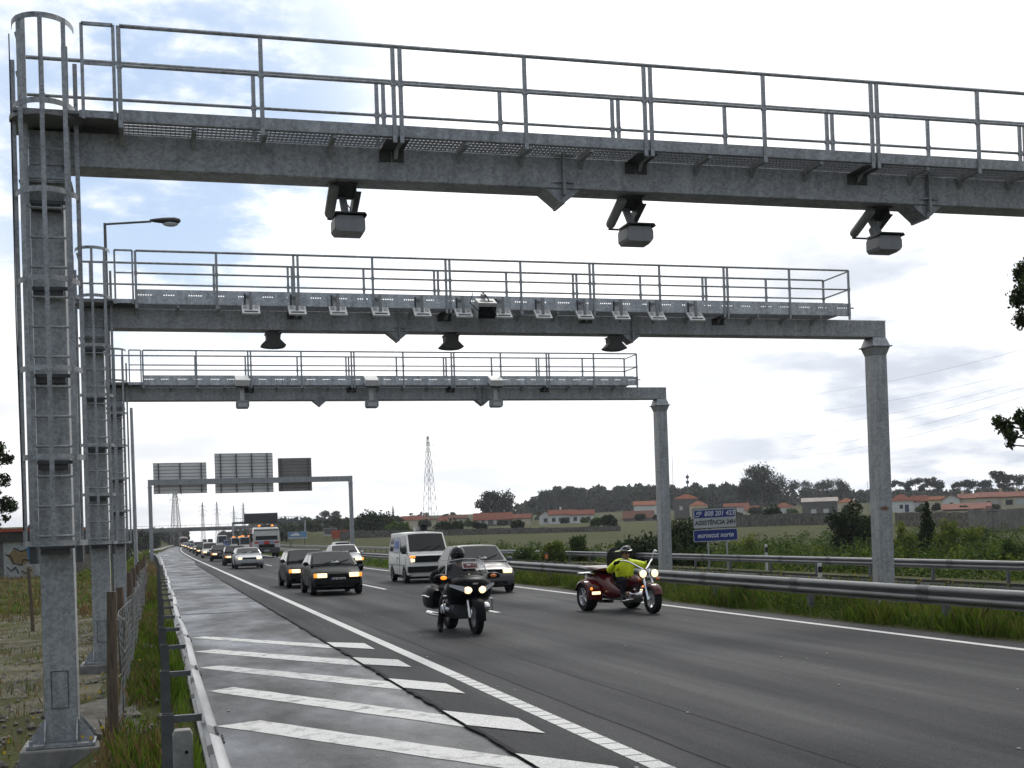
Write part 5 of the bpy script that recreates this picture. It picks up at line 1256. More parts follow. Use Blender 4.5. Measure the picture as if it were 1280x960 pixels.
# ------------------------------------------------------------------ vehicles
def paint(name, c, rough=.28, metal=0., coat=.12, spec=.25): return mat('paint_'+name, c, rough, metal, .06, 3, coat=coat, spec=spec)
P_BLK = paint('black', (.006, .007, .009), .3, 0., 0., .06); P_GRN = paint('dark_green_black', (.006, .011, .011), .3, 0., 0., .06); P_SIL = paint('silver', (.40, .41, .42), .3, .5); P_SILD = paint('grey_silver', (.14, .14, .145), .3, .35)
P_WHT = paint('white', (.62, .62, .60)); P_BLU = paint('blue', (.03, .05, .12)); P_RED = paint('burgundy', (.075, .008, .010), .2); P_RED2 = paint('red', (.40, .025, .02)); P_BEI = paint('beige_white', (.82, .81, .76), .4); P_ORG = paint('orange', (.55, .12, .02))
def wheel(parent, x, y, r, w, n=24, hub=RIM, spokes=0):
    t = MB(); a = w/2
    t.lathe([(r*.62, -a*.9), (r*.9, -a), (r*.985, -a*.8), (r, -a*.4), (r, a*.4), (r*.985, a*.8), (r*.9, a), (r*.62, a*.9)], 'x', (0, 0, 0), n)
    o = t.build('wheel', RUBBER, parent, 40, loc=(x, y, r))
    m = MB(); s = 1 if x > 0 else -1
    if spokes:
        m.lathe([(r*.64, -a*.7), (r*.64, a*.7), (r*.56, a*.7), (r*.56, -a*.7), (r*.64, -a*.7)], 'x', (0, 0, 0), n); m.lathe([(0, -a*.8), (r*.16, -a*.8), (r*.16, a*.8), (0, a*.8)], 'x', (0, 0, 0), 12)
        for k in range(spokes):
            q = 2*math.pi*k/spokes; m.tube([(0, 0, 0), (0, r*.6*math.cos(q), r*.6*math.sin(q))], r*.06, 6)
    else:
        m.lathe([(0, s*a*.78), (r*.12, s*a*.80), (r*.2, s*a*.62), (r*.5, s*a*.55), (r*.60, s*a*.9), (r*.63, s*a*.88)], 'x', (0, 0, 0), n)
        for k in range(5):
            q = 2*math.pi*k/5; m.tube([(s*a*.66, r*.12*math.cos(q), r*.12*math.sin(q)), (s*a*.76, r*.58*math.cos(q), r*.58*math.sin(q))], r*.055, 5)
    m.build('rim', hub, o, 40); return o
def plate(parent, x, y, z, w=.46, h=.10, eu=True, sgn=-1):
    p = MB(); p.box(x-w/2, x+w/2, y, y+.008, z, z+h); o = p.build('number_plate', PLATEW, parent, 0); f = y-.003 if sgn < 0 else y+.009
    if eu: b = MB(); b.box(x-w/2+.002, x-w/2+w*.1, f, f+.0025, z+.002, z+h-.002); b.build('blue_strip', PLATEB, o, 0)
    k = MB(); rnd = random.Random(int(abs(x*1000+z*77)))
    X = x-w/2+w*.16
    for i in range(8):
        if i not in (2, 5): k.box(X, X+w*.055, f, f+.002, z+h*.22, z+h*.78)
        else: k.box(X+w*.015, X+w*.045, f, f+.002, z+h*.46, z+h*.56)
        X += w*.10
    k.build('plate_marks', INK, o, 0)
def car(name, loc, rz, label, cat, body, L, W, H, hood, cab, ax, r, lamps, lower=None, group=None, detail=2, glass=GLASS, roofm=None, rear=False, wsr=.76, plate_z=.46, extra=None, bump=None):
    """hood: stations (d, width factor, bottom, top); cab: (cowl d, belt z, screen top d, rear top d, rear base d)"""
    c = empty(name, loc, label, cat, rz, group); hw = W/2; yy = lambda d: -L/2+d
    rings = []
    for d, wf, zb, zt in hood:
        w = hw*wf; half = [(w*.80, zb), (w*.96, zb+.07), (w, zb+(zt-zb)*.36), (w*.985, zb+(zt-zb)*.70), (w*.945, zt-.045), (w*.84, zt-.004), (w*.45, zt+.014), (0, zt+.02)]
        rings.append([(x, yy(d), z) for x, z in half]+[(-x, yy(d), z) for x, z in reversed(half[:-1])])
    b = MB(); b.loft(rings)
    d0, zbelt, d1, d2, d3 = cab; wb, wr = hw*.93, hw*wsr
    def ring(d, t, shr=1., off=(0, 0)):
        z = zbelt+(H-zbelt)*t; wt = wb+(wr-wb)*t
        half = [(wb*shr if t < .02 else wb, zbelt-.05), (wt*shr, z-.055*t), (wt*shr*.965, z-.022*t), (wt*shr*.5, z-.003*t), (0, z)]
        return [(x, yy(d)+off[0], q+off[1]) for x, q in half]+[(-x, yy(d)+off[0], q+off[1]) for x, q in reversed(half[:-1])]
    dm = (d1+d2)/2
    bd = b.build('body', body, c, 38)
    k = MB(); k.loft([ring(d0, .0), ring(d0+(d1-d0)*.5, .5), ring(d1, .965), ring(dm, 1.0), ring(d2, .965), ring(d2+(d3-d2)*.5, .5), ring(d3, .0)])
    k.build('cabin', roofm or body, c, 32)
    def screen(nm, da, db, lo, hi):
        dd, dz = (db-da), (H-zbelt)*.965; ln = math.hypot(dd, dz); s = 1 if db > da else -1
        off = (-dz/ln*.012*s, abs(dd)/ln*.012); g = MB(); R_ = []
        for t in (lo, (lo+hi)/2, hi):
            q = ring(da+(db-da)*t, .965*t, .955, off); R_.append(q[2:-2])
        g.loft(R_, False, False); return g.build(nm, glass, c, 40)
    ws = screen('windscreen', d0, d1, .10, .93); screen('rear_window', d3, d2, .14, .9)
    if detail > 1:
        w = MB()
        for x0, x1 in ((-.45, .12), (.1, .62)):
            def wp(x, t): return (x*hw, yy(d0+(d1-d0)*t)-.025, zbelt+(H-zbelt)*.965*t+.02)
            w.tube([wp(x0, .08), wp(x1, .30 if x0 < 0 else .36)], .011, 5)
        w.build('wipers', BLACK, ws)
    for s in (-1, 1):
        def sp(d, t): return (s*(wb+(wr-wb)*t+.006), yy(d), zbelt+(H-zbelt)*t-.05*t)
        db = d1+(d2-d1)*.46
        for nm, P in (('side_window', [(d0+(d1-d0)*.30+.06, .10), (db-.05, .10), (db-.05, .86), (d1+.05, .86)]), ('side_window', [(db+.05, .10), (d3-(d3-d2)*.30-.12, .10), (d2-.02, .86), (db+.05, .86)])):
            g = MB(); g.quad(*[sp(d, t) for d, t in P]); g.build(nm, glass, c, 0)
        if detail > 0:
            m = MB(); my = yy(d0+(d1-d0)*.28); m.ball((s*(hw+.075), my, zbelt+.06), (.095, .05, .07), 10, 6); m.tube([(s*wb, my+.03, zbelt+.0), (s*(hw+.05), my, zbelt+.05)], .022, 5); m.build('mirror', lower if lower and detail > 1 else BLACK, c)
        for a in ax:
            q = MB(); q.prism([(yy(a)+r*1.17*math.cos(t), r+r*1.17*math.sin(t)) for t in [math.pi*(i/14*1.25-.125) for i in range(15)]], 'x', s*hw*.86, s*(hw+.003)); q.build('wheel_arch', BLACK, c, 0)
            wheel(c, s*(hw-.08), yy(a), r, .19, 20)
        if detail > 1:
            dl = MB(); dx = s*(hw*1.001)
            for d in (d0+(d1-d0)*.45, db, ): dl.box(min(dx, dx-.006*s), max(dx, dx-.006*s), yy(d), yy(d)+.012, .34, zbelt-.12)
            dl.build('door_gaps', BLACK, bd, 0)
            hd = MB(); hd.box(s*hw*.985-.012, s*hw*.985+.012, yy(db)-.22, yy(db)-.06, zbelt-.19, zbelt-.15); hd.build('door_handle', lower or BLACK, c, 0)
    for kind, x, z, w, h, dy, dep, m in lamps:
        for s in ((-1, 1) if abs(x) > .05 else (1,)):
            q = MB()
            if kind == 'round': q.ball((s*x, yy(dy), z), (w/2, dep, h/2), 12, 8)
            else: q.box(s*x-w/2, s*x+w/2, yy(dy)-dep, yy(dy)+dep, z-h/2, z+h/2)
            q.build({'h': 'headlamp', 'i': 'indicator', 'g': 'grille', 'f': 'fog_lamp', 't': 'tail_lamp', 'b': 'bumper', 'e': 'badge'}[kind[0] if kind != 'round' else 'h'], m, c, 40, .012 if kind not in ('round',) and w < 1 else 0)
    if detail > 1 and hood[0][3] < .9:
        hg = MB()
        for s in (-1, 1): hg.tube([(s*hw*.70, yy(.10), .735), (s*hw*.78, yy(.5), .845), (s*hw*.80, yy(d0-.02), .945)], .006, 4)
        hg.build('bonnet_gap', BLACK, bd, 0)
        pa = MB(); t0 = .16; pa.quad(*[(x*hw, yy(d0+(d1-d0)*t)-.022, zbelt+(H-zbelt)*.965*t+.016) for x, t in ((-.12, t0), (.22, t0), (.18, t0+.13), (-.08, t0+.13))]); pa.build('dashboard_paper', mat('paper', (.35, .37, .38), .6, 0, .2, 9), ws, 0)
    if plate_z and not rear: plate(c, 0, yy(0)-.03, plate_z)
    if plate_z and rear: plate(c, 0, L/2+.022, plate_z, sgn=1)
    u = MB(); u.box(-hw*.8, hw*.8, yy(.35), yy(L-.35), .16, .34); u.build('underbody', BLACK, c, 0)
    return c
HATCH = lambda L, H: [(0, .80, .36, .60), (.05, .90, .24, .66), (.22, .96, .2, .74), (.55, .99, .2, .82), (1.0, 1., .2, .92), (L*.55, 1., .2, .94), (L-.5, .99, .2, .93), (L-.08, .94, .24, .86), (L, .86, .36, .66)]
def small_lamps(lit=True, W=1.6, z=.62, wide=.30, amber=True, bm=None):
    hl = LAMPW if lit else LENS; x = W/2-.30
    L = [('h', x, z, wide, .13, .03, .06, hl), ('g', 0, z, (W/2-.30-wide/2)*2-.06, .11, .02, .05, BLACK), ('b', 0, .43, W*.86, .13, .0, .05, bm or BLACK), ('b', 0, .30, W*.62, .09, .02, .05, BLACK)]
    if amber: L.append(('i', x+wide/2+.055, z, .09, .125, .07, .07, LAMPO))
    return L
def hatch(loc, label, body, L=3.60, W=1.60, H=1.38, lit=True, detail=2, group='cars of the motorway convoy', rz=0., amber=True, name='hatchback_car', cat='car', wide=.30, z=.63, lower=BLACK, glass=GLASS):
    return car(name, loc, rz, label, cat, body, L, W, H, HATCH(L, H), (.92, .93, 1.55, L-.75, L-.12), (.68, L-.62), .29, small_lamps(lit, W, z, wide, amber, body if not amber else None), lower, group, detail, glass)
SEDAN = lambda L: [(0, .80, .36, .60), (.06, .90, .24, .66), (.25, .96, .2, .73), (.7, .99, .2, .81), (1.2, 1., .2, .90), (L*.55, 1., .2, .93), (L-1.0, 1., .2, .95), (L-.25, .96, .22, .93), (L-.05, .90, .28, .88), (L, .84, .36, .70)]
def sedan(loc, label, body, L=4.35, W=1.68, H=1.40, lit=True, detail=2, group='cars of the motorway convoy', rz=0., amber=True, wide=.34):
    return car('saloon_car', loc, rz, label, 'car', body, L, W, H, SEDAN(L), (1.12, .91, 1.85, L-1.35, L-.62), (.78, L-.95), .30, small_lamps(lit, W, .63, wide, amber), body, group, detail)
VAN_ST = lambda L, H: [(0, .88, .34, .95), (.04, .95, .26, 1.02), (.2, .98, .24, 1.10), (.5, 1., .24, 1.12), (L-.3, 1., .24, 1.14), (L-.04, .97, .26, 1.12), (L, .93, .34, 1.0)]
def van(loc, label, body, L=4.1, W=1.66, H=1.95, lit=True, detail=2, group='vans of the motorway convoy', rz=0., name='van', lamps=None, ws=.86):
    lm = lamps or [('h', W/2-.24, .72, .22, .15, .03, .06, LAMPW if lit else LENS), ('g', 0, .72, W*.55, .16, .02, .04, BLACK), ('b', 0, .46, W*.98, .2, .02, .06, BLACK)]
    return car(name, loc, rz, label, 'van', body, L, W, H, VAN_ST(L, H), (.14, 1.10, .72, L-.35, L-.04), (.72, L-.95), .30, lm, BLACK, group, detail, wsr=ws, plate_z=.44)
def lane(u, v): p = at(u, v, Z=0.); return p[0], p[1]

# nearest cars
x, y = lane(419, 744); hatch((x+.10, y+1.75, 0), 'black hatchback with lit amber cornered headlamps, nearest car in the left lane', P_GRN, 3.72, 1.60, 1.36)
x, y = lane(389, 735); hatch((x+.02, y+2.1, 0), 'dark hatchback half hidden behind the nearest black hatchback', P_BLK, 4.0, 1.66, 1.40, rz=.0)
x, y = lane(436, 714); sedan((x, y+2.1, 0), 'silver grey car behind the two black hatchbacks with one lit headlamp showing', P_SIL, 4.2, 1.68, 1.40)
x, y = lane(613, 741.5); hatch((x-.02, y+1.75, 0), 'silver grey rounded hatchback beside the white van, behind the motorcyclist', P_SILD, 3.82, 1.66, 1.44, amber=False, wide=.26, z=.66, lower=P_SILD)
def white_van():
    x, y = lane(529, 729); W = 1.64
    v = van((x+.24, y+2.0, 0), 'old white van with loudspeaker on its roof and a poster in the side window', P_BEI, 4.15, W, 1.92, lamps=[('h', W/2-.20, .86, .15, .12, .03, .06, LAMPW), ('i', W/2-.20, .99, .20, .07, .03, .06, LAMPO), ('f', W/2-.38, .86, .12, .10, .03, .05, LENS), ('g', 0, .90, W*.74, .24, .02, .045, BLACK), ('b', 0, .52, W*.99, .22, .02, .07, BLACK)])
    yv = -4.15/2
    p = MB(); p.box(-W/2+.045, -W/2+.055, yv+1.75, yv+3.0, 1.15, 1.72)
    q = MB(); q.add([(-W/2+.035, yv+1.65, 1.14), (-W/2+.035, yv+3.05, 1.14), (-W/2+.10, yv+2.95, 1.74), (-W/2+.10, yv+1.75, 1.74)], [(0, 1, 2, 3)]); q.build('window_poster', mat('poster_pale', (.5, .53, .58), .6, 0, .1, 4), v, 0)
    q = MB(); q.add([(-W/2+.028, yv+1.9, 1.30), (-W/2+.028, yv+2.85, 1.30), (-W/2+.07, yv+2.75, 1.58), (-W/2+.07, yv+2.0, 1.58)], [(0, 1, 2, 3)]); q.build('poster_print', mat('poster_blue', (.10, .16, .42), .6, 0, .5, 9), v, 0)
    q = MB(); q.box(.24, .52, yv+.27, yv+.29, 1.38, 1.66)
    s = MB(); s.box(-.28, .10, yv+1.0, yv+1.25, 1.925, 1.95); s.build('speaker_rail', BLACK, v, 0)
    s = MB(); s.lathe([(.04, 1.18), (.07, .98), (.145, .84), (.15, .82), (.13, .82), (.05, .95), (0, .95)], 'y', (-.0, yv, 2.06), 16); s.build('loudspeaker', DARKM, v)
    s = MB(); s.box(-.30, -.18, yv+.95, yv+1.3, 1.951, 2.10); s.box(-.2, .12, yv+1.1, yv+1.16, 1.951, 1.99); s.build('speaker_box', CAMLT, v, 0)
    d = MB(); d.box(-W/2-.004, -W/2+.01, yv+1.60, yv+1.615, .36, 1.1); d.box(-W/2-.006, -W/2+.01, yv+.5, yv+3.9, .66, .68); d.build('door_gaps', BLACK, v, 0)
white_van()
x, y = lane(312, 711); hatch((x, y+2.0, 0), 'silver coupe with four lit lamps leading the long queue in the left lane', P_SIL, 4.3, 1.72, 1.32, amber=False, wide=.22, z=.66)
for s in (-1, 1):
    pass
x, y = lane(301, 707.5); hatch((x-.12, y+4.5, 0), 'dark car tucked behind the silver coupe', P_BLK, 3.9, 1.66, 1.42, detail=1)
x, y = lane(277, 701.5); sedan((x, y+2., 0), 'dark saloon with lit headlamp, second in the queue behind the silver coupe', P_BLK, 4.3, 1.7, 1.42, detail=1)
def fire_engine():
    x, y = lane(334, 697); W = 2.5; f = empty('fire_engine', (x, y, 0), 'white cabbed fire engine with red panels and orange beacons in the right lane', 'fire engine'); hw = W/2
    b = MB(); b.loft([[(sx*hw*w_, yv, z) for sx, z in ((-1, zb), (1, zb), (1, zm), (.93, zt), (-.93, zt), (-1, zm))] for yv, w_, zb, zm, zt in ((0, .96, .98, 2.3, 2.78), (.1, 1, .92, 2.35, 2.88), (1.9, 1, .92, 2.4, 2.95))]); b.build('cab', P_WHT, f, 0, .05)
    r = MB(); r.box(-hw*.95, hw*.95, 2.0, 6.6, .75, 2.88); r.build('equipment_body', paint('deep_red', (.16, .012, .010)), f, 0, .04)
    g = MB(); g.quad((-hw*.84, -.025, 1.72), (hw*.84, -.025, 1.72), (hw*.80, .03, 2.58), (-hw*.80, .03, 2.58)); g.build('windscreen', GLASS, f, 0)
    for s in (-1, 1):
        q = MB(); q.quad((s*(hw+.004), .25, 1.75), (s*(hw+.004), 1.5, 1.75), (s*(hw*.985), 1.5, 2.45), (s*(hw*.985), .35, 2.45)); q.build('side_window', GLASS, f, 0)
        q = MB(); q.box(s*(hw+.20)-.1, s*(hw+.20)+.1, -.12, .0, 1.55, 2.35); q.tube([(s*hw, .05, 2.3), (s*(hw+.2), -.05, 2.3)], .025, 5); q.build('mirror', BLACK, f, 0)
        q = MB(); q.box(s*.95-.2, s*.95+.2, -.03, .05, 1.38, 1.56); q.build('red_lamp', REDL, f, 0)
        q = MB(); q.box(s*.98-.2, s*.98+.2, -.03, .05, .98, 1.28); q.build('headlamp', LENS, f, 0)
        q = MB(); q.box(s*.5-.22, s*.5+.22, -.028, .05, 1.36, 1.6); q.build('blue_emblem', mat('emblem_pale_blue', (.25, .30, .42), .5, 0, .2, 6), f, 0)
        q = MB(); q.lathe([(0, 0), (.12, 0), (.13, .05), (.10, .16), (0, .18)], 'z', (s*.62, .7, 3.02), 12); q.build('beacon', LAMPO, f)
        for yw in (1.3, 5.6): wheel(f, s*(hw-.15), yw, .5, .3, 20, POSTM)
    q = MB(); q.box(-.26, .26, -.03, .05, 1.3, 1.62); q.build('red_lamp', REDL, f, 0)
    q = MB(); q.box(-.75, .75, -.02, .05, .98, 1.30); q.build('grille', BLACK, f, 0)
    q = MB(); q.box(-hw*.93, hw*.93, -.02, .3, 2.62, 2.72); q.build('sun_visor', DARKM, f, 0)
    q = MB(); q.box(-.95, .95, .3, 1.2, 2.96, 3.02); q.box(-.5, .5, .62, .78, 3.02, 3.14); q.build('roof_bar', DARKM, f, 0)
    q = MB(); q.box(-hw*.98, hw*.98, -.14, .5, .45, .93); q.build('bumper', DARKM, f, 0, .03)
    plate(f, 0, -.165, .62, .5, .12, False)
fire_engine()
def blocky(name, u, v, label, cat, body, L, W, H, beacon=False, dz=0., group='vans of the motorway convoy', grille=BLACK):
    x, y = lane(u, v); c = van((x, y+L/2, 0), label, body, L, W, H, True, 1, group, 0, name); c['category'] = cat
    if beacon:
        for s in (-1, 1): q = MB(); q.box(s*.42-.22, s*.42+.22, -L/2+1.0, -L/2+1.25, H+.01, H+.16); q.build('beacon', LAMPO, c, 0, .03)
        q = MB(); q.box(-.7, .7, -L/2+.98, -L/2+1.27, H-.02, H+.012); q.build('roof_bar', DARKM, c, 0)
    return c
P_AMB = paint('off_white', (.55, .54, .50))
blocky('rescue_van', 309, 692.5, 'white rescue van with orange roof beacon just left of the fire engine', 'rescue van', P_AMB, 4.8, 1.9, 2.15, True)
blocky('rescue_van', 297, 690, 'second rescue van with red beacon, left of the one by the fire engine', 'rescue van', P_AMB, 4.8, 1.9, 2.15, True)
blocky('minibus', 278.5, 685.8, 'tall white minibus rising above the queue of cars', 'minibus', P_WHT, 6.2, 2.1, 2.85)
blocky('van', 286, 687.0, 'blue van partly hidden between the white minibus and the rescue vans', 'van', paint('bright_blue', (.02, .08, .30)), 4.2, 1.7, 1.8)
def queue():
    spec = [(263.5, 697.5, 'estate', P_WHT, 'third', 'white estate car'), (254.5, 694.6, 'hatch', P_GRN, 'fourth', 'dark hatchback with one bright headlamp'), (249.6, 691.8, 'van', P_SIL, 'fifth', 'silver people carrier'), (243.6, 689.8, 'hatch', P_BLU, 'sixth', 'dark blue hatchback with amber lamp'), (239.6, 687.6, 'sedan', P_BLU, 'seventh', 'blue grey saloon'), (235.2, 686.0, 'hatch', P_SIL, 'eighth', 'silver car'), (232.3, 684.8, 'sedan', P_WHT, 'ninth', 'white car'), (229.6, 683.9, 'hatch', P_SIL, 'tenth', 'pale car close to the bus')]
    for u, v, k, m, o_, d in spec:
        x, y = lane(u, v); lab = d+', '+o_+' in the left lane queue from the silver coupe'; g = 'cars of the motorway convoy'
        if k == 'hatch': hatch((x, y+2, 0), lab, m, 3.8, 1.66, 1.42, detail=1, group=g)
        elif k == 'sedan': sedan((x, y+2, 0), lab, m, 4.3, 1.7, 1.42, detail=1, group=g)
        elif k == 'estate': hatch((x, y+2, 0), lab, m, 4.3, 1.72, 1.62, detail=1, group=g)
        else: c = van((x, y+2.2, 0), lab, m, 4.4, 1.75, 1.72, True, 1, g)
    far = [(258, 684.4, 'h', P_SIL, 'silver car in the right lane behind the white minibus'), (252, 683.2, 's', P_WHT, 'white car in the right lane far behind the minibus'), (246, 682.3, 'h', P_BLU, 'dark car among the farthest row of the convoy'), (241, 681.6, 's', P_SIL, 'silver car nearest the bus in the farthest row'), (263, 682.4, 'v', P_WHT, 'white van beyond the minibus with its roof showing'), (256, 681.4, 'v', P_WHT, 'second white van beyond the minibus, farther off')]
    for u, v, k, m, lab in far:
        x, y = lane(u, v); y = min(y, 560)
        if k == 'h': hatch((x, y, 0), lab, m, 3.8, 1.66, 1.45, detail=0)
        elif k == 's': sedan((x, y, 0), lab, m, detail=0)
        else: van((x, y, 0), lab, m, 4.8, 1.8, 2.4, True, 0)
queue()
def coach():
    D = 400; x, y, _ = pt(230, 684, D); W = 2.55; hw = W/2; k = empty('coach', (x, y+4, 0), 'orange and white coach at the far end of the queue', 'bus')
    b = MB(); b.loft([[(sx*hw*w_, yv, z) for sx, z in ((-1, .35), (1, .35), (1, 2.7), (.8, zt), (.0, zt+.15), (-.8, zt), (-1, 2.7))] for yv, w_, zt in ((-4, .95, 2.95), (-3.8, 1, 3.15), (4, 1, 3.2))]); b.build('body', P_WHT, k, 0, .05)
    q = MB(); q.box(-hw*.96, hw*.96, -4.04, -3.99, .45, 1.35); q.build('orange_front', P_ORG, k, 0)
    q = MB(); q.box(-.8, .8, -4.03, -3.99, 2.75, 3.0); q.build('orange_brow', P_ORG, k, 0)
    q = MB(); q.box(-hw*.92, hw*.92, -4.045, -3.99, 1.42, 2.70); q.build('windscreen', GLASS, k, 0)
    for s in (-1, 1):
        q = MB(); q.box(min(s*hw, s*(hw+.01)), max(s*hw, s*(hw+.01)), -3.4, 3.6, 1.5, 2.5); q.build('side_window', GLASS, k, 0)
        for yw in (-2.6, 2.4): wheel(k, s*(hw-.15), yw, .48, .28, 16)
        q = MB(); q.box(s*.95-.15, s*.95+.15, -4.06, -4.0, .65, .8); q.build('headlamp', LENS, k, 0)
coach()
def away_car():
    x, y = at(417, 692, Z=-.35)[:2]; y = 128; x = 128*.1405+.0; L = 4.4
    c = car('estate_car', (x, y, -.35), math.pi, 'white estate car driving away on the opposite carriageway behind the sign gantry post', 'car', P_WHT, L, 1.85, 1.62, HATCH(L, 1.62), (1.0, .98, 1.7, L-.4, L-.06), (.8, L-.8), .32, small_lamps(False, 1.8), None, None, 1)
    for s in (-1, 1): q = MB(); q.box(s*.78-.09, s*.78+.09, L/2-.1, L/2+.02, .85, 1.25); q.build('tail_lamp', REDL, c, 0)
away_car()

# ------------------------------------------------------------------ riders
SKIN = mat('skin', (.42, .24, .17), .55, 0, .1, 10)
CL_BLK = mat('black_leather', (.009, .009, .010), .6, 0, .3, 9, spec=.25); CL_LIME = mat('lime_jacket', (.74, .86, .015), .6, 0, .16, 9, .9); CL_NAVY = mat('dark_trousers', (.010, .012, .018), .85, 0, .3, 9, spec=.1); CL_BOOT = mat('black_boots', (.008, .008, .008), .6, 0, .2, 9, spec=.15)
HELM_B = mat('black_helmet', (.010, .010, .011), .2, 0, .1, 4, spec=.4); HELM_S = mat('helmet_silver_trim', (.55, .55, .55), .25, .6, .1, 4)
def skin(name, pts, edges, rad, root, m, parent, sub=2):
    me = bpy.data.meshes.new(name); me.from_pydata(pts, edges, []); o = bpy.data.objects.new(name, me); COL.objects.link(o)
    o.modifiers.new('skin', 'SKIN')
    sv = me.skin_vertices[0].data if len(me.skin_vertices) else None
    if sv is None:
        bm = bmesh.new(); bm.from_mesh(me); bm.verts.layers.skin.verify(); bm.to_mesh(me); bm.free(); sv = me.skin_vertices[0].data
    for i, r in enumerate(rad): sv[i].radius = r if isinstance(r, tuple) else (r, r); sv[i].use_root = (i == root)
    s = o.modifiers.new('sub', 'SUBSURF'); s.levels = sub; s.render_levels = sub
    bpy.context.view_layer.update()
    m2 = bpy.data.meshes.new_from_object(o.evaluated_get(bpy.context.evaluated_depsgraph_get()))
    bpy.data.objects.remove(o); bpy.data.meshes.remove(me); m2.name = name
    m2.materials.clear(); m2.materials.append(m); m2.polygons.foreach_set('use_smooth', [True]*len(m2.polygons))
    q = bpy.data.objects.new(name, m2); COL.objects.link(q)
    if parent: q.parent = parent
    return q
def hand(P, E, Rr, wi, w, d, side, up_, g=0.):
    """palm and five curled fingers from wrist index wi; w wrist point, d pointing direction, side across the palm"""
    w, d, side, up_ = Vector(w), Vector(d).normalized(), Vector(side).normalized(), Vector(up_).normalized()
    pa = len(P); P.append(tuple(w+d*.075)); E.append((wi, pa)); Rr.append((.036+g, .022+g))
    for k, (o, L) in enumerate(((-.033, .070), (-.011, .082), (.011, .076), (.032, .060))):
        a = len(P); P.append(tuple(w+d*.105+side*o)); E.append((pa, a)); Rr.append(.0095+g)
        P.append(tuple(w+d*(.105+L*.5)+side*o-up_*L*.35)); E.append((a, a+1)); Rr.append(.009+g)
        P.append(tuple(w+d*(.10+L*.35)+side*o-up_*L*.85)); E.append((a+1, a+2)); Rr.append(.008+g)
    a = len(P); P.append(tuple(w+d*.05-side*.048-up_*.01)); E.append((pa, a)); Rr.append(.011+g)
    P.append(tuple(w+d*.085-side*.05-up_*.045)); E.append((a, a+1)); Rr.append(.009+g)
